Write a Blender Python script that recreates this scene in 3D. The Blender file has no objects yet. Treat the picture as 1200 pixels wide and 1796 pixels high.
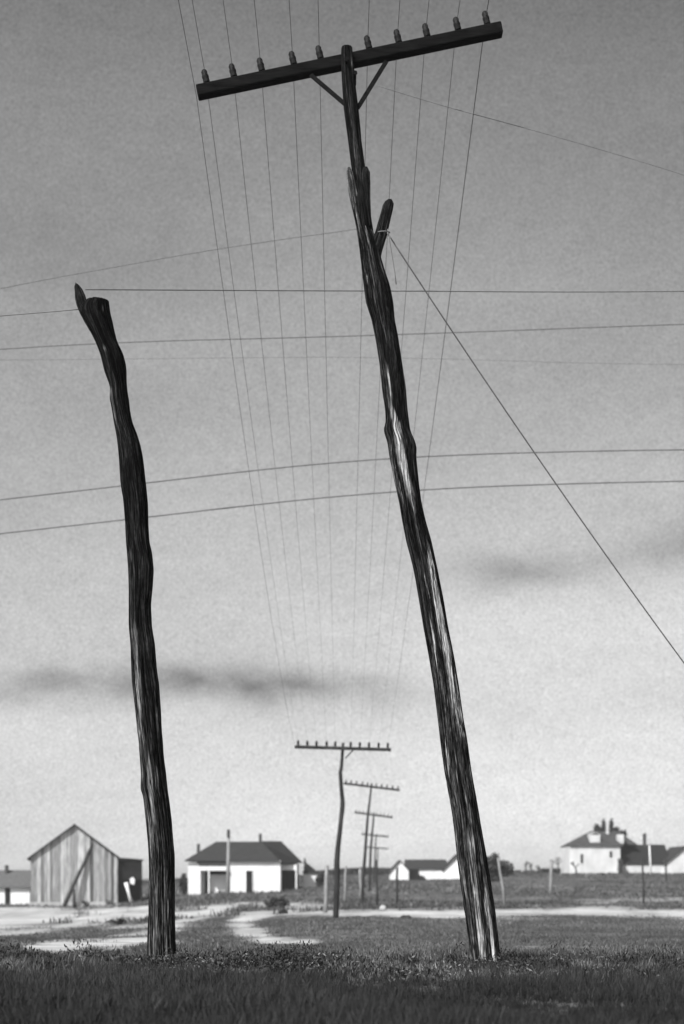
import bpy, math, random
import numpy as np
from mathutils import Vector, noise as mn
random.seed(7); rng = np.random.default_rng(7)
R = math.radians
S = bpy.context.scene
COL = S.collection

# ------------------------------------------------------------------ camera, sky, sun
F = 2494.0            # focal length in photograph pixels (50 mm on a 36 mm tall frame, 1796 px)
CX, HV = 600.0, 1537.0
H = 0.66              # camera height over the near ground
cam_d = bpy.data.cameras.new('camera'); cam = bpy.data.objects.new('camera', cam_d); COL.objects.link(cam)
cam.location = (0, 0, H); cam.rotation_euler = (R(90), 0, 0)
cam_d.sensor_fit = 'VERTICAL'; cam_d.sensor_height = 36; cam_d.sensor_width = 24; cam_d.lens = 50
cam_d.shift_y = (HV - 898) / 1796
cam_d.clip_start = 0.1; cam_d.clip_end = 20000
cam_d.dof.use_dof = True; cam_d.dof.focus_distance = 11.3; cam_d.dof.aperture_fstop = 1.9
S.camera = cam

SUN_EL, SUN_AZ = R(42), R(218)      # azimuth clockwise from +Y: behind the camera, to its left
W = bpy.data.worlds.new('World'); S.world = W; W.use_nodes = True
nt = W.node_tree; nt.nodes.clear()
def nd(t, typ, **kw):
    n = t.nodes.new(typ)
    for k, v in kw.items(): setattr(n, k, v)
    return n
def mth(t, op, a, b=None, clamp=False):
    n = nd(t, 'ShaderNodeMath', operation=op, use_clamp=clamp)
    for i, x in enumerate((a, b)):
        if x is None: continue
        if isinstance(x, (int, float)): n.inputs[i].default_value = x
        else: t.links.new(x, n.inputs[i])
    return n.outputs[0]
def ramp(t, fac, stops):
    n = nd(t, 'ShaderNodeValToRGB'); cr = n.color_ramp
    while len(cr.elements) < len(stops): cr.elements.new(0.5)
    for e, (p, c) in zip(cr.elements, stops):
        e.position = p; e.color = (c, c, c, 1)
    t.links.new(fac, n.inputs[0]); return n.outputs[0]
sky = nd(nt, 'ShaderNodeTexSky'); sky.sky_type = 'NISHITA'; sky.sun_disc = False
sky.sun_elevation = SUN_EL; sky.sun_rotation = SUN_AZ; sky.air_density = 1.0; sky.dust_density = 2.0
bw = nd(nt, 'ShaderNodeRGBToBW'); nt.links.new(sky.outputs[0], bw.inputs[0])
tc = nd(nt, 'ShaderNodeTexCoord'); sx = nd(nt, 'ShaderNodeSeparateXYZ'); nt.links.new(tc.outputs['Generated'], sx.inputs[0])
DX, DY, DZ = sx.outputs
# a film behind a yellow-red filter: the higher, bluer sky comes out darker
grad = mth(nt, 'MULTIPLY', ramp(nt, DZ, [(p_, c_ / 3.6) for p_, c_ in [(0, 3.6), (0.007, 3.2), (0.019, 2.2), (0.035, 1.62), (0.055, 1.31), (0.075, 1.19), (0.095, 1.18), (0.114, 1.14), (0.173, 1.24), (0.21, 1.23), (0.266, 1.13), (0.318, 1.12), (0.352, 1.14), (0.4, 1.13), (0.444, 1.09), (0.472, 1.05), (0.499, 1.0), (0.517, 0.94), (0.6, 0.75), (1, 0.5)]]), 3.6)
lum = mth(nt, 'MULTIPLY', bw.outputs[0], grad)
def wnoise(scale, detail, vec=(1, 1, 1)):
    m = nd(nt, 'ShaderNodeMapping'); m.inputs['Scale'].default_value = vec
    nt.links.new(tc.outputs['Generated'], m.inputs[0])
    n = nd(nt, 'ShaderNodeTexNoise'); n.inputs['Scale'].default_value = scale; n.inputs['Detail'].default_value = detail
    nt.links.new(m.outputs[0], n.inputs[0]); return n.outputs[0]
def gauss(x, c, w):
    a = mth(nt, 'DIVIDE', mth(nt, 'SUBTRACT', x, c), w); a = mth(nt, 'MULTIPLY', a, a)
    return mth(nt, 'POWER', 2.718, mth(nt, 'MULTIPLY', a, -1.0))
nz = wnoise(16, 7, (1, 1, 2.2)); wob = mth(nt, 'MULTIPLY', mth(nt, 'SUBTRACT', wnoise(14, 5), 0.5), 0.028)
Zw = mth(nt, 'ADD', DZ, wob)
def cloud(cz, wz, cx, wx, amt):
    g = mth(nt, 'MULTIPLY', gauss(Zw, cz, wz), gauss(DX, cx, wx))
    return mth(nt, 'MULTIPLY', g, mth(nt, 'MULTIPLY', ramp(nt, nz, [(0.34, 0.5), (0.62, 1.0)]), amt))
dark = cloud(0.131, 0.013, -0.035, 0.075, 0.62)
dark = mth(nt, 'ADD', dark, cloud(0.132, 0.009, -0.095, 0.035, 0.40))
dark = mth(nt, 'ADD', dark, cloud(0.130, 0.013, -0.21, 0.11, 0.62))
dark = mth(nt, 'ADD', dark, cloud(0.210, 0.012, 0.13, 0.06, 0.42))
dark = mth(nt, 'ADD', dark, cloud(0.217, 0.016, 0.235, 0.045, 0.42))
dark = mth(nt, 'ADD', dark, cloud(0.160, 0.025, -0.15, 0.18, 0.12))
dark = mth(nt, 'ADD', dark, cloud(0.40, 0.02, -0.15, 0.12, 0.10))
# darker upper corner on the right, faint streaks of high cloud, fine mottling
dark = mth(nt, 'ADD', dark, mth(nt, 'MULTIPLY', mth(nt, 'MULTIPLY', gauss(DX, 0.28, 0.16), gauss(DZ, 0.55, 0.16)), 0.25))
lum = mth(nt, 'MULTIPLY', lum, mth(nt, 'SUBTRACT', 1.0, dark, True))
big = wnoise(5, 5, (0.8, 1, 2.5))
lum = mth(nt, 'MULTIPLY', lum, ramp(nt, big, [(0.3, 0.90), (0.7, 1.08)]))
med = wnoise(60, 4, (1, 1, 1.6)); fine = wnoise(800, 2)
lum = mth(nt, 'MULTIPLY', lum, ramp(nt, med, [(0.32, 0.96), (0.68, 1.02)]))
lum = mth(nt, 'MULTIPLY', lum, ramp(nt, fine, [(0.3, 0.76), (0.7, 1.14)]))
bg = nd(nt, 'ShaderNodeBackground'); bg.inputs[1].default_value = 0.12
nt.links.new(lum, bg.inputs[0]); wo = nd(nt, 'ShaderNodeOutputWorld'); nt.links.new(bg.outputs[0], wo.inputs[0])

sd = bpy.data.lights.new('sun', 'SUN'); sd.energy = 4.2; sd.angle = R(0.5); sd.color = (1, 1, 1)
so = bpy.data.objects.new('sun', sd); COL.objects.link(so)
to_sun = Vector((math.sin(SUN_AZ) * math.cos(SUN_EL), math.cos(SUN_AZ) * math.cos(SUN_EL), math.sin(SUN_EL)))
so.rotation_euler = to_sun.to_track_quat('Z', 'Y').to_euler(); so.location = (-20, -20, 40)
S.view_settings.view_transform = 'Standard'; S.view_settings.look = 'None'
S.view_settings.exposure = 0.33; S.view_settings.gamma = 1.0
S.cycles.use_denoising = True
S.cycles.volume_bounces = 1

# ------------------------------------------------------------------ helpers
def at(u, v, Y):      # point at distance Y seen at photograph pixel (u, v)
    return Vector(((u - CX) * Y / F, Y, H + (HV - v) * Y / F))

_Y = [3, 8, 11, 15, 22, 34, 45, 60, 90, 130, 190, 260, 400, 1200, 6000]
_P = {  # image rows of the ground at those distances, for four bearings
 -0.20: [None, None, 1687, 1669, 1655, 1641, 1630, 1619, 1602, 1588, 1571, 1560, 1552, 1545, 1541],
 -0.07: [None, None, 1689, 1672, 1655, 1633, 1620, 1608, 1589, 1569, 1549, 1541, 1538, 1538, 1537.5],
  0.02: [None, None, 1690, 1675, 1655, 1629, 1606, 1599, 1583, 1556, 1540, 1534, 1533, 1535.5, 1536.8],
  0.20: [None, None, 1691, 1677, 1655, 1631, 1609, 1600, 1577, 1553, 1533, 1529.5, 1531, 1535, 1536.8]}
_LG = np.linspace(math.log(3), math.log(6000), 500)
_T = {}
for a_, vs in _P.items():
    z = [0.0 if v is None else H + (HV - v) * y / F for v, y in zip(vs, _Y)]
    t = np.interp(_LG, np.log(_Y), z)
    k = np.exp(-np.linspace(-2, 2, 25) ** 2); k /= k.sum()
    _T[a_] = np.convolve(np.pad(t, 12, mode='edge'), k, mode='valid')
_A = sorted(_T)
def ground(X, Y):
    X = np.asarray(X, float); Y = np.asarray(Y, float)
    a = np.clip(X / np.maximum(Y, 8.0), -0.2, 0.2)
    ly = np.log(np.maximum(Y, 3.0))
    zs = [np.interp(ly, _LG, _T[k]) for k in _A]
    out = np.zeros_like(a * ly)
    for i in range(3):
        a0, a1 = _A[i], _A[i + 1]
        m = (a >= a0) & (a <= a1)
        w = np.clip((a - a0) / (a1 - a0), 0, 1); w = w * w * (3 - 2 * w)
        out = np.where(m, zs[i] * (1 - w) + zs[i + 1] * w, out)
    amp = np.clip(Y / 60.0, 0.15, 1.0) * 0.10
    out = out + amp * (np.sin(X * 0.31 + 1.3) * np.sin(Y * 0.23) * .5 + np.sin(X * 0.83 + Y * 0.5) * 0.25)
    return out
def gz(x, y): return float(ground(x, y))
def ground_at(u, v, y0=6.5, y1=380):
    a = (u - CX) / F
    Ys = np.exp(np.linspace(math.log(y0), math.log(y1), 1500))
    vv = HV - (ground(a * Ys, Ys) - H) * F / Ys
    i = int(np.argmax(vv <= v)) if (vv <= v).any() else len(Ys) - 1
    return Vector((a * Ys[i], Ys[i], float(ground(a * Ys[i], Ys[i]))))

# patches of bare pale earth: polylines of (u, v, half thickness in v, strength)
SAND = [
 [(-500, 1630, 12, .8), (0, 1634, 9, .75), (60, 1633, 8, .7), (120, 1630, 6, .6)],
 [(200, 1641, 4, .55), (262, 1638, 5, .6)],
 [(325, 1618, 9, .8), (352, 1606, 9, .85), (385, 1600, 7, .7)],
 [(-500, 1612, 22, 1), (0, 1611, 26, 1), (70, 1608, 24, 1), (120, 1604, 14, .9)],
 [(100, 1626, 7, .9), (160, 1614, 13, 1), (220, 1606, 13, 1), (262, 1604, 12, 1)],
 [(150, 1600, 8, .85), (260, 1597, 8, .9)],
 [(180, 1628, 6, .7), (262, 1625, 9, .95), (300, 1622, 12, 1), (325, 1612, 10, 1)],
 [(60, 1662, 6, .9), (105, 1660, 12, 1), (150, 1656, 8, .9), (205, 1657, 10, 1), (262, 1650, 9, 1), (315, 1655, 6, .7)],
 [(290, 1600, 8, .9), (330, 1606, 12, 1), (365, 1598, 9, .95), (400, 1591, 6, .9)],
 [(305, 1668, 8, .5), (345, 1650, 6, .3), (380, 1640, 5, .2)],
 [(400, 1588, 5, .7), (440, 1585, 5, .6), (500, 1587, 7, .7), (560, 1589, 8, .6)],
 [(470, 1602, 6, .8), (440, 1607, 8, .95), (421, 1620, 11, 1), (440, 1636, 13, 1), (470, 1648, 10, 1), (505, 1651, 7, .8), (540, 1655, 8, 1)],
 [(470, 1600, 5, .6), (560, 1602, 6, .8), (700, 1603, 7, 1), (770, 1604, 7, .85), (830, 1603, 8, 1), (900, 1602, 7, .9), (960, 1600, 8, .8), (1020, 1597, 12, 1), (1080, 1598, 12, 1), (1140, 1600, 8, .8), (1200, 1601, 10, 1), (1900, 1601, 9, 1)],
 [(930, 1590, 6, .35), (1000, 1586, 6, .4), (1080, 1582, 5, .4)],
 [(632, 1677, 5, .55), (660, 1670, 6, .5), (720, 1670, 8, .35), (785, 1676, 8, .5)],
 [(880, 1664, 8, .25), (1000, 1662, 9, .3), (1100, 1660, 8, .2)],
 [(905, 1556, 4, .5), (940, 1555, 4, .5), (1000, 1558, 4, .4)],
 [(715, 1562, 4, .45), (790, 1560, 5, .5)],
 [(640, 1560, 4, .4), (660, 1562, 4, .4)],
 [(1070, 1578, 5, .3), (1200, 1576, 6, .4)],
 [(-200, 1691, 4, .45), (80, 1693, 4, .45)],
 [(300, 1671, 7, .35), (340, 1665, 6, .4)],
 [(60, 1588, 6, 1), (200, 1588, 6, 1)]]
def fbm2(x, y, seed=0):
    r = np.zeros_like(x)
    g = np.random.default_rng(seed)
    for i in range(14):
        th = g.uniform(0, 6.28); fr = 0.6 * 1.35 ** i; ph = g.uniform(0, 6.28)
        r += np.sin((x * math.cos(th) + y * math.sin(th)) * fr + ph + 1.3 * np.sin(fr * .5 * (x * math.sin(th * 1.7) + y * math.cos(th * 1.7)))) / (1 + .25 * i)
    return r / 3.0
def sand_mask(X, Y):
    Yc = np.maximum(Y, 6.2); Z = ground(X, Yc)
    u = CX + F * X / Yc; v = HV - (Z - H) * F / Yc
    best = np.zeros_like(u)
    nzv = fbm2(X * 1.1 * 20 / (Yc * .6 + 10), Y * 0.35, 3)
    for pl in SAND:
        for (u0, v0, r0, s0), (u1, v1, r1, s1) in zip(pl[:-1], pl[1:]):
            k = 0.35
            dx, dy = (u1 - u0) * k, v1 - v0
            px, py = (u - u0) * k, v - v0
            t = np.clip((px * dx + py * dy) / (dx * dx + dy * dy + 1e-9), 0, 1)
            d = np.hypot(px - t * dx, py - t * dy)
            r = r0 + (r1 - r0) * t; s = s0 + (s1 - s0) * t
            e = np.clip((r * 1.35 - d) / (r * 0.95 + 3.0) + nzv * 0.6, 0, 1)
            e = np.where(d > r * 2.2 + 4, 0, e)
            best = np.maximum(best, s * e)
    return np.where(Y < 8, 0, best)

def tag(o, label=None, cat=None, group=None, kind=None):
    if label: o['label'] = label
    if cat: o['category'] = cat
    if group: o['group'] = group
    if kind: o['kind'] = kind
    return o
def link_mesh(name, verts, faces, mat, parent=None, smooth=False, attrs=None, org=None):
    o0 = Vector((0, 0, 0))
    if parent is not None: o0 = Vector(parent['org'])
    elif org is not None: o0 = Vector(org)
    me = bpy.data.meshes.new(name)
    me.from_pydata([tuple(Vector(v) - o0) for v in verts], [], faces); me.update()
    if smooth:
        for p in me.polygons: p.use_smooth = True
    if attrs:
        for k, arr in attrs.items():
            arr = np.asarray(arr, np.float32)
            if arr.ndim == 1:
                a = me.attributes.new(k, 'FLOAT', 'POINT'); a.data.foreach_set('value', arr)
            else:
                a = me.attributes.new(k, 'FLOAT_VECTOR', 'POINT'); a.data.foreach_set('vector', arr.ravel())
    me.materials.append(mat)
    o = bpy.data.objects.new(name, me); COL.objects.link(o)
    if parent is not None: o.parent = parent
    else: o.location = o0
    o['org'] = tuple(o0)
    return o
def empty(name, loc, label, cat, group=None):
    o = bpy.data.objects.new(name, None); COL.objects.link(o); o.location = loc; o['org'] = tuple(loc)
    o.empty_display_size = 0.2
    return tag(o, label, cat, group)
class MB:
    def __init__(s): s.v = []; s.f = []; s.tone = []
    def add(s, vs, fs, tone=0.5):
        b = len(s.v); s.v += [Vector(x) for x in vs]; s.f += [tuple(i + b for i in f) for f in fs]; s.tone += [tone] * len(vs); return s
    def box(s, x0, x1, y0, y1, z0, z1, tone=0.5):
        return s.add([(x0, y0, z0), (x1, y0, z0), (x1, y1, z0), (x0, y1, z0), (x0, y0, z1), (x1, y0, z1), (x1, y1, z1), (x0, y1, z1)],
              [(0, 3, 2, 1), (4, 5, 6, 7), (0, 1, 5, 4), (1, 2, 6, 5), (2, 3, 7, 6), (3, 0, 4, 7)], tone)
    def extr(s, poly, d, tone=0.5):      # polygon (3-D points) swept by the vector d
        n = len(poly); d = Vector(d); p = [Vector(q) for q in poly]
        return s.add(p + [q + d for q in p], [tuple(range(n)), tuple(range(2 * n - 1, n - 1, -1))] + [((i + 1) % n, i, n + i, n + (i + 1) % n) for i in range(n)], tone)
    def tube(s, pts, rad, k=8, tone=0.5, cap=True):
        pts = [Vector(p) for p in pts]; n = len(pts)
        if not hasattr(rad, '__len__'): rad = [rad] * n
        vs = []; t = (pts[1] - pts[0]).normalized()
        a = t.orthogonal().normalized()
        for i, p in enumerate(pts):
            t = (pts[min(i + 1, n - 1)] - pts[max(i - 1, 0)]).normalized()
            a = (a - t * a.dot(t)).normalized(); b = t.cross(a)
            for j in range(k):
                th = 2 * math.pi * j / k
                vs.append(p + (a * math.cos(th) + b * math.sin(th)) * rad[i])
        fs = [(i * k + j, i * k + (j + 1) % k, (i + 1) * k + (j + 1) % k, (i + 1) * k + j) for i in range(n - 1) for j in range(k)]
        if cap: fs += [tuple(range(k - 1, -1, -1)), tuple((n - 1) * k + j for j in range(k))]
        return s.add(vs, fs, tone)
    def lathe(s, c, axis, prof, k=12, tone=0.5):
        axis = Vector(axis).normalized(); c = Vector(c)
        return s.tube_prof([c + axis * h for h, r in prof], [r for h, r in prof], axis, k, tone)
    def tube_prof(s, pts, rad, axis, k, tone):
        a = axis.orthogonal().normalized(); b = axis.cross(a); n = len(pts)
        vs = [p + (a * math.cos(2 * math.pi * j / k) + b * math.sin(2 * math.pi * j / k)) * r for p, r in zip(pts, rad) for j in range(k)]
        fs = [(i * k + j, i * k + (j + 1) % k, (i + 1) * k + (j + 1) % k, (i + 1) * k + j) for i in range(n - 1) for j in range(k)]
        fs += [tuple(range(k - 1, -1, -1)), tuple((n - 1) * k + j for j in range(k))]
        return s.add(vs, fs, tone)
    def build(s, name, mat, parent=None, smooth=False, org=None):
        return link_mesh(name, s.v, s.f, mat, parent, smooth, {'tone': s.tone}, org)

# ------------------------------------------------------------------ materials (all greys: the photograph is monochrome)
def new_mat(name, rough=0.85, spec=0.2):
    m = bpy.data.materials.new(name); m.use_nodes = True
    b = m.node_tree.nodes['Principled BSDF']; b.inputs['Roughness'].default_value = rough
    b.inputs['Specular IOR Level'].default_value = spec
    return m, m.node_tree, b
def tnoise(t, scale, detail=4, vec=(1, 1, 1), src='Object', attr=None, rot=(0, 0, 0)):
    if attr: s = nd(t, 'ShaderNodeAttribute'); s.attribute_name = attr; out = s.outputs['Vector']
    else: s = nd(t, 'ShaderNodeTexCoord'); out = s.outputs[src]
    m = nd(t, 'ShaderNodeMapping'); m.inputs['Scale'].default_value = vec; m.inputs['Rotation'].default_value = rot; t.links.new(out, m.inputs[0])
    n = nd(t, 'ShaderNodeTexNoise'); n.inputs['Scale'].default_value = scale; n.inputs['Detail'].default_value = detail
    n.inputs['Roughness'].default_value = 0.6
    t.links.new(m.outputs[0], n.inputs[0]); return n.outputs[0]
def fattr(t, name):
    a = nd(t, 'ShaderNodeAttribute'); a.attribute_name = name; return a.outputs['Fac']
def bump(t, b, h, strength=0.4, dist=0.01):
    n = nd(t, 'ShaderNodeBump'); n.inputs['Strength'].default_value = strength; n.inputs['Distance'].default_value = dist
    t.links.new(h, n.inputs['Height']); t.links.new(n.outputs[0], b.inputs['Normal'])
def mixv(t, f, a, b):
    m = nd(t, 'ShaderNodeMix', data_type='FLOAT'); t.links.new(f, m.inputs[0])
    for i, x in ((2, a), (3, b)):
        if isinstance(x, (int, float)): m.inputs[i].default_value = x
        else: t.links.new(x, m.inputs[i])
    return m.outputs[0]
def grey(name, lo, hi, scale=2.0, vec=(1, 1, 1), rough=0.85, bmp=0.3, dist=0.01, spec=0.2, tone=0.0, detail=6, src='Object'):
    m, t, b = new_mat(name, rough, spec)
    n = tnoise(t, scale, detail, vec, src)
    c = ramp(t, n, [(0.3, lo), (0.7, hi)])
    if tone:
        c = mth(t, 'MULTIPLY', c, mth(t, 'ADD', mth(t, 'MULTIPLY', mth(t, 'SUBTRACT', fattr(t, 'tone'), 0.5), tone * 2), 1.0))
    t.links.new(c, b.inputs['Base Color'])
    if bmp: bump(t, b, n, bmp, dist)
    return m
def bark(name, lo, hi, bright, drift=0.0):
    m, t, b = new_mat(name, 0.9, 0.05)
    n1 = tnoise(t, 1.0, 8, (34, 34, 1.1), attr='grain')
    n2 = tnoise(t, 1.0, 6, (110, 110, 4.5), attr='grain')
    n4 = tnoise(t, 1.0, 4, (60, 60, 22.0), attr='grain')
    n3 = tnoise(t, 1.0, 3, (8, 8, 1.3), attr='grain')
    base = ramp(t, n1, [(0.35, lo), (0.52, (lo + hi) / 2), (0.68, hi)])
    base = mth(t, 'MULTIPLY', base, ramp(t, n3, [(0.35, 0.45), (0.65, 1.3)]))
    base = mth(t, 'MULTIPLY', base, ramp(t, n2, [(0.38, 0.15), (0.62, 1.9)]))
    base = mth(t, 'MULTIPLY', base, ramp(t, n4, [(0.35, 0.5), (0.65, 1.5)]))
    ca = tnoise(t, 1.0, 3, (30, 30, 0.8), attr='grain'); cb = tnoise(t, 1.0, 2, (62, 62, 1.7), attr='grain')
    crack = mth(t, 'MULTIPLY', ramp(t, mth(t, 'ABSOLUTE', mth(t, 'SUBTRACT', ca, 0.5)), [(0.0, 0.02), (0.012, 0.1), (0.03, 1.0)]), ramp(t, mth(t, 'ABSOLUTE', mth(t, 'SUBTRACT', cb, 0.47)), [(0.0, 0.15), (0.03, 1.0)]))
    gs = nd(t, 'ShaderNodeSeparateXYZ'); ga = nd(t, 'ShaderNodeAttribute'); ga.attribute_name = 'grain'; t.links.new(ga.outputs['Vector'], gs.inputs[0])
    wear = ramp(t, mth(t, 'MULTIPLY', gs.outputs[2], 0.2), [(0.0, 1.0), (0.45, 0.6), (0.75, 0.34), (1.0, 0.27)])   # the butt is rubbed and bleached, the top still tarred
    base = mth(t, 'MULTIPLY', mth(t, 'MULTIPLY', base, wear), 3.6)
    bare = fattr(t, 'bare')
    silver = mth(t, 'MULTIPLY', ramp(t, n1, [(0.32, bright * 0.3), (0.62, bright)]), ramp(t, n2, [(0.36, 0.25), (0.58, 1.1)]))
    silver = mth(t, 'MULTIPLY', silver, ramp(t, n4, [(0.3, 0.65), (0.65, 1.1)]))
    k = mth(t, 'ADD', bare, mth(t, 'MULTIPLY', mth(t, 'ADD', mth(t, 'SUBTRACT', n1, 0.5), mth(t, 'MULTIPLY', mth(t, 'SUBTRACT', n2, 0.5), 0.6)), 1.9))
    k = mth(t, 'MULTIPLY', ramp(t, k, [(0.2, 0.0), (1.0, 1.0)]), mth(t, 'MINIMUM', mth(t, 'MULTIPLY', bare, 2.5), 1.0))
    t.links.new(mth(t, 'MULTIPLY', mixv(t, k, base, silver), crack), b.inputs['Base Color'])
    bump(t, b, mth(t, 'ADD', mth(t, 'MULTIPLY', crack, 0.4), mth(t, 'ADD', n1, mth(t, 'MULTIPLY', n2, 0.4))), 0.9, 0.02)
    return m
M = {}
M['bark'] = bark('weathered_log', 0.002, 0.030, 0.66)
M['snag'] = bark('weathered_snag', 0.002, 0.024, 0.34)
M['arm'] = grey('creosoted_timber', 0.003, 0.012, 14, (0.35, 3, 3), spec=0.03)
M['iron'] = grey('rusty_iron', 0.004, 0.012, 20, rough=0.9, spec=0.03)
M['glass'] = grey('dark_insulator', 0.008, 0.02, 12, rough=0.6, spec=0.1, bmp=0)
M['farpole'] = grey('grey_pole', 0.015, 0.05, 3, (2, 2, 0.6))
M['wire'] = grey('dull_wire', 0.12, 0.18, 5, rough=0.8, bmp=0)
M['white'] = grey('whitewash', 0.66, 0.86, 0.7, (1, 1, 0.6), tone=0.3)
M['pale'] = grey('faded_paint', 0.48, 0.72, 0.7, (1, 1, 0.6), tone=0.3)
M['trim'] = grey('white_trim', 0.70, 0.85, 2.0)
M['shingle'] = grey('dark_shingles', 0.025, 0.055, 3.0, (1, 1, 5), tone=0.3)
M['shingle2'] = grey('darker_shingles', 0.012, 0.03, 3.0, (1, 1, 5), tone=0.3)  # dark roofs; on the farmhouse wing this tone is painted-in shade
M['greyroof'] = grey('grey_boards', 0.08, 0.15, 3.0, (3, 1, 1), tone=0.4)
M['midroof'] = grey('weathered_shingles', 0.035, 0.085, 1.2, (1, 1, 3), tone=0.4)
M['dark'] = grey('dark_opening', 0.008, 0.02, 2, bmp=0)
M['pane'] = grey('window_glass', 0.03, 0.06, 2, rough=0.15, spec=0.5, bmp=0)
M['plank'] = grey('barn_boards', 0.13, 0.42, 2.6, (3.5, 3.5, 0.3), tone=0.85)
M['plankdark'] = grey('barn_side_boards', 0.02, 0.05, 1.6, (2.5, 2.5, 0.25), tone=0.5)  # barn boards darkened: shade of the side walls is put into the colour
M['brick'] = grey('chimney_brick', 0.04, 0.09, 6)
M['post'] = grey('grey_post', 0.15, 0.34, 4, (3, 3, .5))
M['postdark'] = grey('dark_post', 0.02, 0.06, 4, (3, 3, .5))
M['leaf'] = grey('dark_foliage', 0.015, 0.06, 1.2, tone=0.7, bmp=0)
M['branch'] = grey('twig_bark', 0.04, 0.09, 3)
M['stone'] = grey('pale_stone', 0.35, 0.5, 5)

# ground
m, t, b = new_mat('field_ground', 0.95, 0.1)
n1 = tnoise(t, 0.7, 8); n2 = tnoise(t, 6.0, 6); n3 = tnoise(t, 0.12, 5, (1, 0.5, 1))
grs = mth(t, 'MULTIPLY', ramp(t, n1, [(0.3, 0.06), (0.7, 0.19)]), ramp(t, n2, [(0.3, 0.55), (0.7, 1.2)]))
grs = mth(t, 'MULTIPLY', grs, ramp(t, n3, [(0.35, 0.7), (0.65, 1.45)]))
n5 = tnoise(t, 0.28, 6, (1, 0.35, 1)); n6 = tnoise(t, 0.9, 5, (1, 0.3, 1))
sc = mth(t, 'MULTIPLY', mth(t, 'MULTIPLY', ramp(t, n5, [(0.3, 0.62), (0.6, 1.0)]), ramp(t, n1, [(0.3, 0.42), (0.65, 0.72)])), ramp(t, n2, [(0.3, 0.85), (0.55, 1.0)]))
k = mth(t, 'ADD', fattr(t, 'sand'), mth(t, 'MULTIPLY', mth(t, 'SUBTRACT', n2, 0.5), 0.7))
k = mth(t, 'ADD', k, mth(t, 'MULTIPLY', mth(t, 'SUBTRACT', n6, 0.5), 1.3))
k = mth(t, 'MULTIPLY', ramp(t, k, [(0.15, 0.0), (0.85, 1.0)]), mth(t, 'MINIMUM', mth(t, 'MULTIPLY', fattr(t, 'sand'), 5.0), 1.0))
t.links.new(mixv(t, k, grs, sc), b.inputs['Base Color']); bump(t, b, mth(t, 'ADD', n2, n1), 0.6, 0.05)
M['ground'] = m
# grass
m, t, b = new_mat('grass_blades', 0.8, 0.15)
tn = fattr(t, 'tone'); t.links.new(ramp(t, tn, [(0.0, 0.018), (0.55, 0.06), (0.8, 0.13), (1.0, 0.38)]), b.inputs['Base Color'])
M['grass'] = m

# ------------------------------------------------------------------ ground sheet
ys = [-60, -30, -15, -6, 0, 3]
y = 3.0
while y < 3000: y *= 1.012 if y < 300 else 1.05; ys.append(y)
ys = np.array(ys)
inn = np.linspace(-0.30, 0.30, 361); out = np.array([0.34, 0.4, 0.5, 0.7, 1.0, 1.5])
aa = np.concatenate([-out[::-1], inn, out])
AA, YY = np.meshgrid(aa, ys); XX = AA * np.sqrt(YY ** 2 + 16)
ZZ = ground(XX, YY); SM = sand_mask(XX, YY)
nr, nc = XX.shape
me = bpy.data.meshes.new('ground'); me.vertices.add(nr * nc)
me.vertices.foreach_set('co', np.stack([XX, YY, ZZ], -1).astype(np.float32).ravel())
ii = np.arange(nr * nc).reshape(nr, nc)
fc = np.stack([ii[:-1, :-1], ii[:-1, 1:], ii[1:, 1:], ii[1:, :-1]], -1).reshape(-1, 4)
me.loops.add(fc.size); me.loops.foreach_set('vertex_index', fc.ravel().astype(np.int32))
me.polygons.add(len(fc)); me.polygons.foreach_set('loop_start', np.arange(0, fc.size, 4, dtype=np.int32)); me.polygons.foreach_set('loop_total', np.full(len(fc), 4, np.int32))
me.update(); me.validate()
a = me.attributes.new('sand', 'FLOAT', 'POINT'); a.data.foreach_set('value', SM.astype(np.float32).ravel())
for p in me.polygons: p.use_smooth = True
me.materials.append(M['ground']); g = bpy.data.objects.new('ground', me); COL.objects.link(g); tag(g, kind='structure')

# ------------------------------------------------------------------ grass
def blades(name, X, Y, hgt, wid, tone, lean=0.35):
    n = len(X); Z = ground(X, Y) - 0.015
    th = rng.uniform(0, 2 * np.pi, n); la = rng.uniform(0, 2 * np.pi, n); ln = rng.uniform(0.05, lean, n) * hgt
    dx, dy = np.cos(th) * wid / 2, np.sin(th) * wid / 2
    lx, ly = np.cos(la) * ln, np.sin(la) * ln
    V = np.zeros((n, 5, 3), np.float32)
    V[:, 0] = np.stack([X - dx, Y - dy, Z], -1); V[:, 1] = np.stack([X + dx, Y + dy, Z], -1)
    V[:, 2] = np.stack([X + dx * .8 + lx * .3, Y + dy * .8 + ly * .3, Z + hgt * .55], -1)
    V[:, 3] = np.stack([X - dx * .8 + lx * .3, Y - dy * .8 + ly * .3, Z + hgt * .55], -1)
    V[:, 4] = np.stack([X + lx, Y + ly, Z + hgt], -1)
    base = (np.arange(n) * 5)[:, None]
    loops = np.concatenate([base + np.array([[0, 1, 2, 3]]), base + np.array([[3, 2, 4]])], 1)
    me = bpy.data.meshes.new(name); me.vertices.add(n * 5); me.vertices.foreach_set('co', V.ravel())
    me.loops.add(n * 7); me.loops.foreach_set('vertex_index', loops.ravel().astype(np.int32))
    ls = (np.arange(n) * 7)[:, None] + np.array([[0, 4]]); lt = np.tile([4, 3], n)
    me.polygons.add(n * 2); me.polygons.foreach_set('loop_start', ls.ravel().astype(np.int32)); me.polygons.foreach_set('loop_total', lt.astype(np.int32))
    me.update()
    a = me.attributes.new('tone', 'FLOAT', 'POINT'); a.data.foreach_set('value', np.repeat(tone, 5).astype(np.float32))
    me.materials.append(M['grass']); o = bpy.data.objects.new(name, me); COL.objects.link(o); return o
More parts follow.
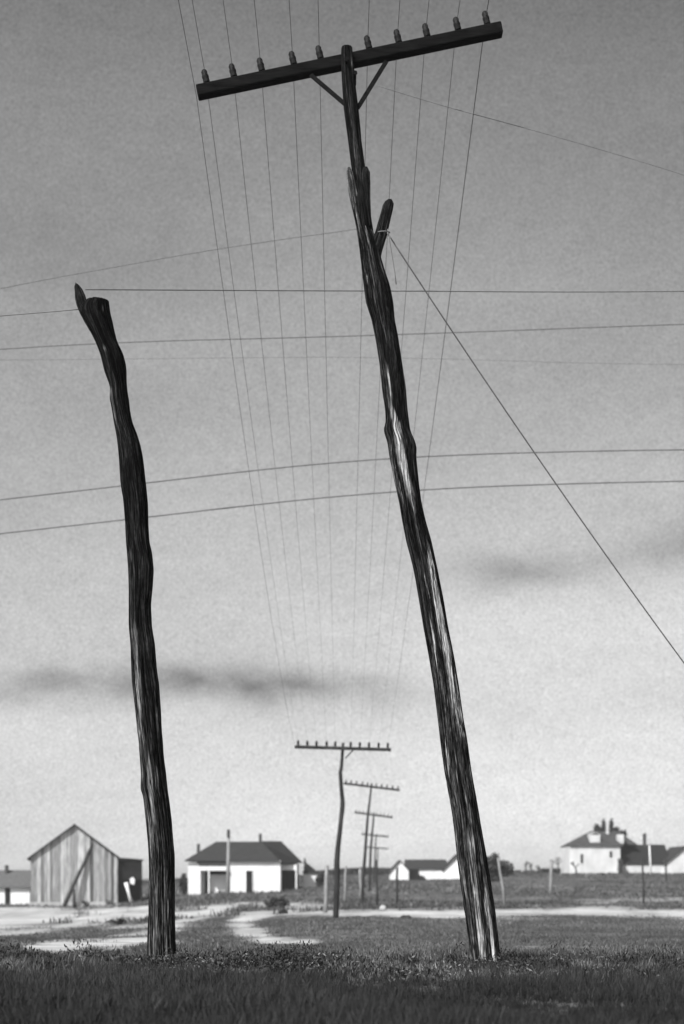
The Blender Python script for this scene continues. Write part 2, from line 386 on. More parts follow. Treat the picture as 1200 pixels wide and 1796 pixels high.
def scatter(n, y0, y1, half=0.30, p=1.0):
    Y = y0 + (y1 - y0) * rng.uniform(0, 1, n) ** p; X = rng.uniform(-half, half, n) * (Y + 1.5); return X, Y
# tall dark foreground grass
X, Y = scatter(230000, 5.0, 12.6)
f1 = fbm2(X * 1.6, Y * 1.6, 11); f2 = fbm2(X * 4, Y * 3, 12); f3 = fbm2(X * 2.3, Y * 1.5, 14)
hg = (0.072 + 0.045 * f1 + 0.035 * f2) * rng.uniform(0.5, 1.35, len(X)); hg = hg + np.clip(f3 - .1, 0, 1) * .09 * np.clip((Y - 8.5) / 2, 0, 1) * rng.uniform(.3, 1.2, len(X)); hg = np.clip(hg, 0.02, 0.27) * (1 - .3 * np.clip((Y - 9.0) / 1.5, 0, 1))
tn = 0.29 + 0.15 * f1 + rng.normal(0, 0.16, len(X))
dry = (f3 > 0.55) & (rng.uniform(0, 1, len(X)) < 0.5) & (Y > 8.8)
tn = np.where(dry, rng.uniform(0.6, 0.97, len(X)), tn)
tn = tn - np.clip((9.6 - Y) / 3.0, 0, 1) * 0.2
keep = rng.uniform(0, 1, len(X)) < np.clip(1.0 - (Y - 11.4) / 1.2 + f1 * .6, 0, 1)
X, Y, hg, tn = X[keep], Y[keep], hg[keep], tn[keep]
o = blades('tall_grass', X, Y, hg, rng.uniform(0.003, 0.007, len(X)), np.clip(tn, 0, 1), 0.5)
tag(o, 'dark unmown grass along the near edge of the field', 'grass', kind='stuff')
# low leafy weeds along the ragged near edge
mb = MB(); spots = []
for _ in range(150):
    Y = random.uniform(8.8, 11.9); X = random.uniform(-.29, .29) * Y; spots.append((X, Y, random.uniform(.08, .34), random.choice([.04, .06, .08, .1, .12, .17]), random.random() < .22))
spots += [(at(u_, 1690, 10.7).x, 10.7, .2, .09, pf) for u_, pf in ((255, 0), (295, 1), (315, 0), (345, 0), (800, 0), (890, 0), (560, 1), (580, 0), (410, 1), (380, 1), (700, 0), (720, 0), (850, 1))]
for (X, Y, rr, hh, pale) in spots:
    if abs(X / Y * F + 600 - 852) < 22 and Y < 11: Y = 10.6
    for _ in range(int(rr * 800)):
        a_ = random.uniform(0, 6.28); q_ = rr * random.random() ** .6; x_, y_ = X + q_ * math.cos(a_), Y + q_ * math.sin(a_)
        z_ = gz(x_, y_) + hh * (1 - (q_ / rr) ** 2) * random.uniform(.1, 1.1)
        d_ = Vector((random.gauss(0, .6), random.gauss(0, .6), random.gauss(.7, .4))).normalized(); e_ = d_.orthogonal().normalized(); p_ = Vector((x_, y_, z_)); l_ = random.uniform(.008, .022)
        mb.add([p_ - d_ * l_, p_ + e_ * l_ * .35, p_ + d_ * l_, p_ - e_ * l_ * .35], [(0, 1, 2, 3)], random.uniform(.6, .9) if pale and random.random() < .5 else random.uniform(.05, .5))
o = mb.build('weeds', M['grass']); tag(o, 'low leafy weeds and pale seed heads along the near grass edge', 'weeds', kind='stuff')
# shorter pasture behind
X, Y = scatter(150000, 11.5, 60, p=1.5)
f1 = fbm2(X * .6, Y * .35, 21); sm = sand_mask(X, Y)
keep = rng.uniform(0, 1, len(X)) > np.clip(sm * 1.7, 0, 1)
X, Y, f1 = X[keep], Y[keep], f1[keep]
hg = (0.05 + 0.03 * f1) * rng.uniform(0.5, 1.5, len(X)); hg = np.clip(hg, 0.02, 0.13)
o = blades('short_grass', X, Y, hg, 0.004 + Y * 0.0004, np.clip(0.60 + .16 * f1 + rng.normal(0, .12, len(X)), 0, .9), 0.6)
tag(o, 'short pasture grass between the poles and the pale track', 'grass', kind='stuff')
X, Y = scatter(70000, 60, 260, p=1.3)
f1 = fbm2(X * .15, Y * .08, 31); sm = sand_mask(X, Y)
keep = rng.uniform(0, 1, len(X)) > np.clip(sm * 1.7, 0, 1)
X, Y, f1 = X[keep], Y[keep], f1[keep]
hg = np.clip((0.16 + 0.12 * f1) * rng.uniform(0.4, 1.6, len(X)), 0.05, 0.5)
o = blades('field_grass', X, Y, hg, 0.03 + Y * 0.0006, np.clip(0.56 + .15 * f1 + rng.normal(0, .14, len(X)), 0, .9), 0.6)
tag(o, 'rough field grass beyond the pale track', 'grass', kind='stuff')

# ------------------------------------------------------------------ logs
def log_mesh(rows, depth, streaks, k=128, step=2.6, rough=0.07, twist=0.0, seed=0, name='shaft', mat=None, parent=None, cap=True, dark_top=None):
    """rows: (v, uL, uR) outline in the photograph; depth(v) gives the distance; streaks: bare strips [(u, v, half width px, strength)...]"""
    rows = sorted(rows); vs = np.array([r[0] for r in rows], float); L = np.array([r[1] for r in rows], float); Rr = np.array([r[2] for r in rows], float)
    n = int((vs[-1] - vs[0]) / step) + 2; V = np.linspace(vs[0], vs[-1], n)
    def sm(a):
        y = np.interp(V, vs, a); kk = np.exp(-np.linspace(-1.6, 1.6, 9) ** 2); kk /= kk.sum()
        return np.convolve(np.pad(y, 4, mode='edge'), kk, mode='valid')
    l, r = sm(L), sm(Rr)
    verts = []; bare = []; grain = []; faces = []
    for i, v in enumerate(V):
        Y = depth(v); sc = Y / F; c = at((l[i] + r[i]) / 2, v, Y); rad = (r[i] - l[i]) / 2 * sc
        hw = (r[i] - l[i]) / 2; uc = (l[i] + r[i]) / 2; zz = c.z
        for j in range(k):
            th = 2 * math.pi * j / k
            ca, sa = math.cos(th - twist * zz), math.sin(th - twist * zz)
            ridge = mn.noise(Vector((ca * 3.2, sa * 3.2, zz * 0.7 + seed))) * 0.9 + mn.noise(Vector((ca * 7, sa * 7, zz * 1.2 + seed + 9))) * 0.7
            crack = mn.noise(Vector((ca * 13, sa * 13, zz * 1.6 + seed + 30)))
            d = 1 + rough * ridge - rough * 3.2 * max(0.0, 0.2 - abs(crack)) * 2
            edge = abs(math.cos(th)) ** 3          # keep the photographed outline
            d = d * (1 - edge * 0.55) + 1.0 * edge * 0.55
            verts.append((c.x + math.cos(th) * rad * d, c.y - math.sin(th) * rad * d, c.z))
            grain.append((ca * 0.11, sa * 0.11, zz))
            bv = 0.0
            if math.sin(th) > -0.1:
                u = uc + math.cos(th) * hw
                for st in streaks:
                    if st[0][1] <= v <= st[-1][1]:
                        for p, q in zip(st[:-1], st[1:]):
                            if p[1] <= v <= q[1]:
                                tt = (v - p[1]) / (q[1] - p[1] + 1e-6)
                                su = p[0] + (q[0] - p[0]) * tt; w = p[2] + (q[2] - p[2]) * tt; s = p[3] + (q[3] - p[3]) * tt
                                e = 1 - min(1.0, abs(u - su) / (w * 1.15))
                                sl = min(60.0, 10 + (st[-1][1] - st[0][1]) * .35); ends = min(1.0, (v - st[0][1]) / sl + 0.02, (st[-1][1] - v) / sl + 0.02 if st[-1][1] < 1680 else 1.0)
                                bv = max(bv, s * min(1.0, max(0.0, e - (1 - ends) * .8) * 1.7) * (0.4 + 0.6 * ends)); break
            if bv == 0.0:
                q = mn.noise(Vector((ca * 2.5, sa * 2.5, zz * 0.5 + seed + 60)))
                bv = max(0.0, q - 0.22) * (1.2 if math.sin(th) < 0 else 0.5)
            bare.append(bv)
    for i in range(n - 1):
        for j in range(k):
            faces.append((i * k + j, (i + 1) * k + j, (i + 1) * k + (j + 1) % k, i * k + (j + 1) % k))
    if cap:
        Vtop = V[0]; c = at((l[0] + r[0]) / 2, Vtop, depth(Vtop)); ci = len(verts)
        verts.append((c.x, c.y, c.z - 0.01)); bare.append(0); grain.append((0, 0, c.z))
        for j in range(k): faces.append((ci, j, (j + 1) % k))
    return link_mesh(name, verts, faces, mat, parent, True, {'bare': bare, 'grain': grain})

# ---- left: topless snag pole
DL = lambda v: 11.6 + (1688 - v) / 1190 * 0.5
left_rows = [(529, 153, 191), (536, 145, 192), (545, 141, 193), (552, 142, 194), (562, 147, 197), (572, 153, 199), (582, 159, 201), (600, 168, 206), (620, 176, 216), (640, 181, 221), (653, 184, 222), (658, 186, 222), (668, 190, 222), (680, 194, 223), (690, 193, 224),
 (700, 193, 226), (720, 197, 228), (740, 200, 232), (760, 204, 240), (780, 207, 246), (800, 209, 250), (850, 212, 256), (880, 217, 259), (920, 220, 260), (950, 221, 262), (970, 223, 267), (1000, 225, 270),
 (1030, 226, 268), (1060, 226, 265), (1100, 226, 267), (1130, 229, 272), (1160, 230, 274), (1200, 232, 279), (1240, 237, 282), (1280, 241, 284), (1320, 245, 287), (1360, 248, 292), (1378, 247, 294), (1386, 247, 295), (1394, 251, 296),
 (1410, 253, 298), (1440, 256, 302), (1480, 260, 305), (1500, 261, 307), (1550, 262, 307), (1600, 261, 307), (1650, 259, 308), (1685, 258, 310), (1700, 256, 313)]
left_st = [[(183, 533, 2, .7), (186, 566, 2, .6)], [(184, 595, 9, .55), (198, 640, 7, .5)], [(188, 650, 7, .5), (203, 720, 4, .45), (208, 780, 3, .25)],
 [(226, 940, 5, .5), (235, 1010, 4, .3)], [(244, 970, 2, .4), (250, 1060, 3, .25)], [(236, 1050, 8, .5), (240, 1160, 8, .55), (247, 1230, 6, 1.1), (250, 1300, 7, .7), (257, 1390, 5, .6), (264, 1440, 5, .5), (272, 1540, 9, .45), (276, 1690, 9, .45)],
 [(264, 1150, 2, .5), (268, 1250, 6, .3)], [(263, 1290, 4, .7), (266, 1370, 5, 1), (270, 1440, 5, 1), (270, 1520, 3, .5)], [(246, 1190, 3, .7), (245, 1225, 3, .6)],
 [(288, 1500, 3, .3), (290, 1600, 3, .2)], [(300, 1640, 3, .5), (304, 1685, 3, .5)]]
base = at(283, 1690, DL(1690)); base.z = gz(base.x, base.y)
snag = empty('broken_pole', base, 'bent black weathered pole without a crossarm, its top broken off, standing in the grass', 'pole')
log_mesh(left_rows, DL, left_st, seed=3, rough=0.09, twist=0.1, name='shaft', mat=M['snag'], parent=snag)
def stub(rows, Y, name, parent, mat, seed, k=32, jag=0.0, bare=0.0):
    # rows: centre u, centre v, half width px; swept across its own axis
    pts = []; rad = []
    for i in range(len(rows) - 1):
        for s_ in range(8):
            tt = s_ / 8; a, b_ = rows[i], rows[i + 1]
            pts.append(at(a[0] + (b_[0] - a[0]) * tt, a[1] + (b_[1] - a[1]) * tt, Y)); rad.append((a[2] + (b_[2] - a[2]) * tt) * Y / F)
    pts.append(at(rows[-1][0], rows[-1][1], Y)); rad.append(rows[-1][2] * Y / F)
    mb = MB(); mb.tube(pts, rad, k)
    vs = []; grain = []
    for i, v in enumerate(mb.v):
        p = pts[min(i // k, len(pts) - 1)]; th = 2 * math.pi * (i % k) / k; L_ = i / k * 0.02
        d = 1 + 0.13 * mn.noise(Vector((math.cos(th) * 2.5, math.sin(th) * 2.5, L_ * 3 + seed))) + 0.08 * mn.noise(Vector((math.cos(th) * 7, math.sin(th) * 7, L_ * 5 + seed)))
        q = p + (v - p) * d
        if i // k >= len(pts) - 2 and jag: q = q + (pts[-1] - pts[-3]).normalized() * jag * mn.noise(Vector((math.cos(th) * 2, math.sin(th) * 2, seed)))
        vs.append(q); grain.append((math.cos(th) * .11, math.sin(th) * .11, L_))
    return link_mesh(name, vs, mb.f, mat, parent, True, {'bare': [bare] * len(vs), 'grain': grain})
stub([(166, 575, 10), (158, 560, 11), (150, 545, 11), (144, 532, 10), (141, 520, 9), (138, 510, 6.5), (135, 502, 4.5), (134, 498, 2)], DL(540) - 0.02, 'broken_limb', snag, M['snag'], 5, jag=0.03)

# ---- right: leaning telegraph pole
DR = lambda v: 11.0 + (1690 - v) / 1590 * 2.4
low_rows = [(322, 618, 642), (335, 616, 646), (350, 616, 647), (370, 619, 648), (400, 625, 652), (420, 628, 661), (440, 631, 666), (470, 634, 674), (500, 638, 684), (530, 642, 690), (560, 652, 693), (600, 660, 700), (640, 666, 706), (680, 670, 712), (720, 676, 715),
 (742, 677, 718), (752, 673, 719), (760, 674, 721), (772, 679, 727), (785, 681, 731), (800, 683, 730), (820, 687, 732), (850, 693, 735), (880, 700, 739), (915, 706, 747), (950, 713, 757), (1000, 726, 768), (1050, 735, 778), (1100, 743, 786), (1150, 752, 796), (1200, 760, 804), (1250, 766, 811),
 (1300, 772, 820), (1350, 779, 827), (1400, 788, 836), (1450, 796, 844), (1500, 801, 853), (1550, 808, 861), (1600, 815, 869), (1650, 822, 875), (1690, 826, 879), (1704, 826, 882)]
right_st = [[(620, 345, 5, .4), (624, 375, 6, .45), (628, 410, 5, .4), (636, 460, 5, .3)], [(634, 330, 2, .6), (640, 400, 2, .6), (650, 450, 1.5, .6), (660, 500, 1.5, .4)], [(641, 480, 4, .6), (646, 510, 3, .5)],
 [(664, 545, 2, .3), (678, 610, 3, .4)], [(672, 605, 3, .6), (678, 660, 4, .9), (686, 720, 5, 1), (694, 750, 8, 1.2), (701, 800, 9, 1.2), (712, 850, 9, 1.1), (724, 890, 9, .9), (737, 930, 7, .5)],
 [(680, 765, 4, .5), (692, 830, 4, .5), (703, 880, 6, .3), (712, 930, 5, .3)],
 [(742, 925, 4, .7), (752, 975, 5, 1.2), (761, 1020, 6, 1.4), (769, 1070, 7, 1.5), (777, 1110, 8, 1.5), (786, 1160, 8, 1.5), (793, 1200, 8, 1.3), (801, 1240, 9, 1.2), (806, 1290, 8, .8), (812, 1330, 6, .5)],
 [(740, 998, 1.2, .8), (748, 1035, 1.6, .9), (757, 1068, 1, .7)], [(747, 1060, 1.2, .7), (757, 1110, 1.8, .8), (765, 1165, 1.8, .8), (770, 1195, 1, .5)],
 [(767, 1115, 1.5, .7), (775, 1150, 1.5, .7), (780, 1165, 1, .5)], [(778, 1280, 3, .7), (784, 1350, 5, .6), (789, 1390, 4, .4)], [(791, 1275, 2, .8), (797, 1330, 3, .9), (801, 1380, 2, .7), (806, 1420, 2, .5)],
 [(810, 1270, 5, .7), (814, 1310, 4, .5)], [(816, 1420, 8, .45), (822, 1480, 9, .5), (828, 1540, 8, .5), (836, 1600, 7, .6), (840, 1640, 6, .8), (848, 1690, 7, .9)],
 [(838, 1500, 3, .7), (847, 1560, 4, .6), (857, 1620, 4, .6), (868, 1690, 5, .9)], [(793, 1410, 3, .4), (802, 1500, 3, .3), (816, 1640, 2, .3), (827, 1690, 3, .7)]]
base = at(852, 1692, DR(1692)); base.z = gz(base.x, base.y)
tel = empty('telegraph_pole', base, 'tall leaning telegraph pole nearest the camera, gnarled trunk, tilted crossarm with ten insulators', 'telegraph pole', 'telegraph poles in line')
log_mesh(low_rows, DR, right_st, seed=11, rough=0.09, twist=-0.25, name='trunk', mat=M['bark'], parent=tel)
up_rows = [(84, 599, 618), (100, 598, 620), (150, 600, 624), (190, 603, 629), (250, 611, 635), (290, 616, 640), (340, 622, 645), (400, 632, 653)]
up_st = [[(616, 86, 2, .55), (620, 150, 2, .3)], [(602, 110, 2, .4), (610, 200, 3, .2), (616, 280, 3, .3)], [(628, 200, 1.5, .5), (633, 290, 2, .4)]]
log_mesh(up_rows, lambda v: DR(v) - 0.03, up_st, k=48, seed=21, rough=0.08, name='top_pole', mat=M['bark'], parent=tel)
stub([(655, 462, 11), (660, 435, 11.5), (669, 408, 10.5), (676, 380, 9.5), (680, 365, 9.2), (683, 356, 8.0), (684, 351, 4)], DR(400) - 0.05, 'branch_stub', tel, M['snag'], 8, jag=0.01)
stub([(650, 420, 7), (646, 380, 5), (645, 345, 5), (643, 320, 7), (642, 303, 7), (641, 294, 4)], DR(340) - 0.06, 'split_prong', tel, M['snag'], 28)
stub([(631, 400, 3), (627, 375, 7), (622, 350, 8), (618, 330, 7.5), (615, 314, 7), (613, 302, 5.5), (612, 294, 2)], DR(340) - 0.05, 'split_prong', tel, M['bark'], 38, bare=.42)

def insulator(mb, c, up, r, h, k=10):
    mb.lathe(c, up, [(-0.02 * h, r * .6), (h * .14, r * .6), (h * .15, r * .9), (h * .2, r * 0.95), (h * .45, r * .88), (h * .50, r * .98), (h * .62, r * .95), (h * .66, r * .8), (h * .86, r * .86), (h * .97, r * .6), (h, r * .2)], k)
YA = DR(100) + 0.12
A0, A1 = at(346, 163, YA), at(880, 52, YA); ax = (A1 - A0).normalized(); up = Vector((0, 1, 0)).cross(ax) * -1
if up.z < 0: up = -up
w = 0.115 / 2
mb = MB(); mb.extr([A0 + up * w * .95 + Vector((0, -w, 0)), A0 - up * w * .95 + Vector((0, -w, 0)), A0 - up * w * .95 + Vector((0, w, 0)), A0 + up * w * .95 + Vector((0, w, 0))], A1 - A0)
arm = mb.build('crossarm', M['arm'], tel)
bv = arm.modifiers.new('bevel', 'BEVEL'); bv.width = 0.012; bv.segments = 2
WIRE_U = [363, 411, 460, 516, 563, 648, 700, 750, 804, 855]
near_ins = []
for u in WIRE_U:
    s_ = (u + 3 - 346) / (880 - 346); c = A0 + (A1 - A0) * s_ + up * w * .9
    mb = MB(); insulator(mb, c, up + Vector((-0.04, 0, 0)), 0.034, 0.15, 16); mb.build('insulator', M['glass'], tel, True)
    near_ins.append(c + up * 0.10)
for (p, q) in (((545, 131), (606, 183)), ((678, 107), (627, 190))):
    a, b_ = at(*p, YA - w - 0.012), at(*q, DR(q[1]) - 0.03)
    d = (b_ - a).normalized(); s_ = d.cross(Vector((0, 1, 0))).normalized() * 0.02
    mb = MB(); mb.extr([a + s_, a - s_, b_ - s_, b_ + s_], (0, 0.01, 0)); mb.build('brace', M['iron'], tel)
for (u, v) in ((608, 104), (623, 128)):
    p = at(u, v, DR(v) - 0.16); mb = MB(); mb.tube([p, p + Vector((0, 0.2, 0))], 0.012, 8); mb.tube([p + Vector((0, -0.006, 0)), p + Vector((0, 0.008, 0))], 0.022, 6); mb.build('bolt', M['iron'], tel)

# ------------------------------------------------------------------ telegraph poles further down the line
def far_pole(Y, left, right, shaft, label, brace=None, wd=0.10, skip=()):
    b0 = at(shaft[-1][0], shaft[-1][1], Y); b0.z = min(b0.z, gz(b0.x, Y)) 
    root = empty('telegraph_pole', (b0.x, Y, gz(b0.x, Y)), label, 'telegraph pole', 'telegraph poles in line')
    pts = []; rad = []
    n = len(shaft)
    for i in range(n - 1):
        for k_ in range(5):
            tt = k_ / 5; a, b_ = shaft[i], shaft[i + 1]
            p = at(a[0] + (b_[0] - a[0]) * tt, a[1] + (b_[1] - a[1]) * tt, Y)
            pts.append(p); rad.append((a[2] + (b_[2] - a[2]) * tt) * Y / F)
    pts.append(Vector((b0.x, Y, gz(b0.x, Y) - 0.2))); rad.append(shaft[-1][2] * Y / F)
    mb = MB(); mb.tube(pts, rad, 12); mb.build('shaft', M['farpole'], root, True)
    P, Q = at(*left, Y - 0.16), at(*right, Y - 0.16); u_ = Vector((0, 1, 0)).cross((Q - P).normalized()) * -1
    if u_.z < 0: u_ = -u_
    h_ = wd / 2
    mb = MB(); mb.extr([P + u_ * h_ + Vector((0, -h_, 0)), P - u_ * h_ + Vector((0, -h_, 0)), P - u_ * h_ + Vector((0, h_, 0)), P + u_ * h_ + Vector((0, h_, 0))], Q - P); mb.build('crossarm', M['farpole'], root)
    ins = []
    tt = [0.035, 0.13, 0.225, 0.33, 0.42, 0.58, 0.675, 0.77, 0.87, 0.965]
    for i, s_ in enumerate(tt):
        c = P + (Q - P) * s_ + u_ * h_ * .9
        mb = MB(); insulator(mb, c, u_, 0.042, 0.17, 8); mb.build('insulator', M['glass'], root, True); ins.append(c + u_ * 0.12)
    if brace:
        for (p, q) in brace:
            mb = MB(); mb.tube([at(*p, Y - 0.2), at(*q, Y - 0.13)], 0.022, 6); mb.build('brace', M['farpole'], root)
    return ins
i2 = far_pole(45, (517, 1310), (686, 1315), [(602, 1303, 2.5), (601, 1318, 2.7), (599, 1345, 3.2), (597, 1355, 3.4), (599, 1385, 3.6), (601, 1405, 4.0), (601, 1414, 4.3), (598, 1440, 4.1), (596, 1460, 4.2), (593, 1485, 4.6), (591, 1510, 5.2), (591, 1550, 5.4), (589, 1606, 5.4)],
 'slim crooked telegraph pole with level crossarm, second in the line', [((621, 1314), (606, 1330))])
i3 = far_pole(78, (603, 1374), (701, 1386), [(652, 1374, 1.6), (650, 1392, 1.8), (645, 1434, 2.2), (642, 1475, 2.6), (640, 1504, 2.9), (637, 1540, 3.1), (635, 1589, 3.2)], 'telegraph pole leaning right behind the crooked one, third in the line', wd=0.12)
i4 = far_pole(113, (622, 1425), (689, 1434), [(656, 1425, 1.4), (655, 1440, 1.6), (653, 1461, 1.9), (650, 1494, 2.3), (648, 1568, 2.4)], 'distant telegraph pole with its crossarm below the third one, fourth in the line', wd=0.13)
i5 = far_pole(148, (634, 1463), (682, 1468), [(660, 1463, 1.1), (658, 1500, 1.5), (656, 1552, 1.7)], 'faint small telegraph pole, fifth and farthest but one in the line', wd=0.14)
i6 = far_pole(185, (642, 1486), (681, 1489), [(663, 1486, 0.9), (661, 1541, 1.3)], 'tiniest telegraph pole at the far end of the line', wd=0.14)

# ------------------------------------------------------------------ wires
def span(a, b_, sag, n=16):
    return [a.lerp(b_, i / n) - Vector((0, 0, 4 * sag * (i / n) * (1 - i / n))) for i in range(n + 1)]
ordn = ['leftmost', 'second', 'third', 'fourth', 'fifth', 'sixth', 'seventh', 'eighth', 'ninth', 'rightmost']
for i in range(10):
    a = near_ins[i]; back = Vector((a.x * 1.02 + 0.05, -24, a.z + 0.35))
    pts = span(back, a, 0.28)[:-1] + span(a, i2[i], 0.30)[:-1] + span(i2[i], i3[i], 0.3, 8)[:-1] + span(i3[i], i4[i], 0.3, 8)[:-1] + span(i4[i], i5[i], .3, 6)[:-1] + span(i5[i], i6[i], .3, 6)
    r = [(0.0030 if i != 9 else 0.0046) * (1.0 if p_.y < 18 else max(.55, 1 - (p_.y - 18) / 40)) for p_ in pts]
    lab = {0: 'thin telegraph wire on the leftmost insulator of the big crossarm', 9: 'thicker telegraph wire on the rightmost insulator of the big crossarm'}.get(i, 'thin telegraph wire on the %s insulator from the left of the big crossarm' % ordn[i])
    o = MB().tube(pts, r, 5).build('telegraph_wire', M['wire'], None, True, org=pts[16]); tag(o, lab, 'wire', 'telegraph wires')
a = at(345, 170, 13.55); pts = span(Vector((a.x * 1.0, -24, a.z + .6)), a, .2) + span(a, i2[0] + Vector((-0.12, 0, -0.06)), 0.55)[1:]
o = MB().tube(pts, 0.0032, 5).build('telegraph_wire', M['wire'], None, True, org=pts[16]); tag(o, 'slack telegraph wire passing just left of the big crossarm end', 'wire', 'telegraph wires')

def cross(pts, Y, r, label, tilt=0.0):
    P = []
    us = [p[0] for p in pts]
    for i in range(61):
        u = us[0] + (us[-1] - us[0]) * i / 60
        # quadratic-ish smooth through control points
        v = float(np.interp(u, us, [p[1] for p in pts])); P.append((u, v))
    vv = np.array([p[1] for p in P]); kk = np.ones(9) / 9; vs_ = np.convolve(np.pad(vv, 4, mode='reflect', reflect_type='odd'), kk, mode='valid')
    q = [at(u, v, Y + tilt * (u - 600) / 600) for (u, _), v in zip(P, vs_)]
    # small droop beyond the frame on each side
    o = MB().tube(q, r, 5).build('power_line', M['wire'], None, True, org=q[30]); tag(o, label, 'wire', 'wires crossing the sky')
cross([(-900, 985), (0, 876), (215, 853), (400, 830), (540, 813), (700, 801), (900, 794), (1200, 788), (2100, 786)], 26, 0.0125, 'thick wire crossing the lower sky, upper of the lower pair')
cross([(-900, 1040), (0, 936), (270, 906), (400, 891), (560, 872), (700, 859), (900, 851), (1200, 843), (2100, 836)], 26, 0.0125, 'thick wire crossing the lower sky, lowest of all')
cross([(-900, 680), (0, 613), (155, 600), (400, 596), (700, 587), (900, 580), (1200, 568), (2100, 545)], 24, 0.0095, 'wire crossing the middle sky just below the broken pole top')
cross([(150, 508), (500, 510), (800, 511), (1000, 513), (1200, 511), (2100, 505)], 14.2, 0.005, 'thin level wire running right from the tip of the broken pole', 2.8)
cross([(-900, 640), (-300, 582), (0, 554), (60, 550), (138, 543)], 12.1, 0.004, 'dark short wire running left from the broken pole head')
cross([(-900, 720), (0, 505), (400, 433), (560, 412), (610, 402), (640, 400)], 22, 0.006, 'faint wire rising from the left behind the big pole')
cross([(660, 150), (720, 170), (800, 193), (950, 232), (1200, 306), (2100, 620)], 14, 0.0034, 'faint wire falling to the right from below the big crossarm')
cross([(-900, 640), (200, 630), (700, 625), (960, 637), (1200, 640), (2100, 640)], 30, 0.004, 'faintest wire crossing the middle sky below the others')
g0 = at(679, 408, DR(408) - 0.06); g1 = at(1200, 1152, 14.5); g2 = g0 + (g1 - g0) * 1.25
q = span(g0, g2, 0.10, 30); q[0] = g0
mb = MB(); mb.tube(q, 0.0065, 6)
mb.tube([g0 + Vector((math.cos(t_) * 0.055 - 0.03, math.sin(t_) * .06, math.sin(t_) * 0.015 + 0.0)) for t_ in np.linspace(0, 6.28, 17)], 0.005, 5)
o = mb.build('guy_wire', M['wire'], None, True, org=g0); tag(o, 'taut guy wire slanting down right from the branch stub of the big pole', 'wire')
q = [at(680, 402, DR(400) - .1), at(684, 425, DR(400) - .1), at(689, 455, DR(400) - .1), at(693, 480, DR(400) - .1), at(695, 499, DR(400) - .1)]
o = MB().tube(q, 0.004, 5).build('loose_wire', M['wire'], None, True, org=q[0]); tag(o, 'short loose wire end dangling beside the branch stub', 'wire')

# ------------------------------------------------------------------ buildings
def px(u, Y): return (u - CX) * Y / F
def pz(v, Y): return H + (HV - v) * Y / F
def gable_roof(mb, x0, x1, y0, y1, ze, zr, th=0.12, over=0.3, tone=.5):
    # ridge along Y
    xm = (x0 + x1) / 2
    for s_ in (-1, 1):
        xe = x0 if s_ < 0 else x1
        dx = (xe - xm); sl = (zr - ze) / abs(dx); xo = xe + s_ * over; zo = ze - sl * over
        mb.extr([(xm, y0 - over, zr), (xo, y0 - over, zo), (xo, y0 - over, zo + th), (xm, y0 - over, zr + th)], (0, y1 - y0 + 2 * over, 0), tone)
def hip_roof(mb, x0, x1, y0, y1, ze, zr, rx0, rx1, over=0.3, th=0.1):
    ym = (y0 + y1) / 2
    a = [(x0 - over, y0 - over), (x1 + over, y0 - over), (x1 + over, y1 + over), (x0 - over, y1 + over)]
    vs = [(x, y, ze) for x, y in a] + [(x, y, ze - th) for x, y in a] + [(rx0, ym, zr), (rx1, ym, zr)]
    mb.add(vs, [(0, 1, 9, 8), (2, 3, 8, 9), (1, 2, 9), (3, 0, 8), (7, 6, 5, 4), (0, 4, 5, 1), (1, 5, 6, 2), (2, 6, 7, 3), (3, 7, 4, 0)])

# barn ----------------------------------------------------------------
Y0 = 125.0; Y1 = 137.5
x0, x1 = px(56, Y0), px(206, Y0); zb = min(gz(x0, Y0), gz(x1, Y0)) - 0.3
ze, zr = pz(1504, Y0), pz(1448, Y0); xm = (x0 + x1) / 2
barn = empty('barn', (xm, Y0, gz(xm, Y0)), 'tall gabled barn of weathered vertical boards with a dark side wall', 'barn')
mb = MB(); x = x0
while x < x1 - 0.02:
    wd_ = random.uniform(0.17, 0.34); xb = min(x + wd_, x1)
    top = lambda q: zr - (zr - ze) * abs(q - xm) / (xm - x0)
    jy = random.uniform(0, 0.035); low = zb + random.choice([0, 0, 0.1, 0.25]) + 0.25
    pl = [(x + .01, Y0 - jy, low), (xb - .01, Y0 - jy, low), (xb - .01, Y0 - jy, top(xb - .01))] + ([(xm, Y0 - jy, zr)] if x < xm < xb else []) + [(x + .01, Y0 - jy, top(x + .01))]
    mb.extr(pl, (0, 0.05 + jy, 0), random.choice([.1, .3, .45, .5, .6, .7, .95])); x = xb
mb.build('front_wall', M['plank'], barn)
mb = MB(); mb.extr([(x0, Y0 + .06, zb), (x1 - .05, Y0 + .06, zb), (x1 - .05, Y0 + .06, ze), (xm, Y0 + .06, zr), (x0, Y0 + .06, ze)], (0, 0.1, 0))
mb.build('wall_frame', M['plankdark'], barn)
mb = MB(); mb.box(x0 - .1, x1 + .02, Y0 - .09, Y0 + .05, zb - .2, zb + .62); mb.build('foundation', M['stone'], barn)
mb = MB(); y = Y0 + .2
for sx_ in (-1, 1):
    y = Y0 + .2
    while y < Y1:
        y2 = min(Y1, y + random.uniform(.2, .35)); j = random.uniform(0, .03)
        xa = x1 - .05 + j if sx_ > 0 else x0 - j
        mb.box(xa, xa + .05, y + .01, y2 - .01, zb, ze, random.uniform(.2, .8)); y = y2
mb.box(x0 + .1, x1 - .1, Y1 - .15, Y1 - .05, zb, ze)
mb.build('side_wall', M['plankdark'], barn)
mb = MB(); gable_roof(mb, x0, x1, Y0, Y1, ze, zr, 0.16, 0.3); mb.build('roof', M['shingle'], barn)
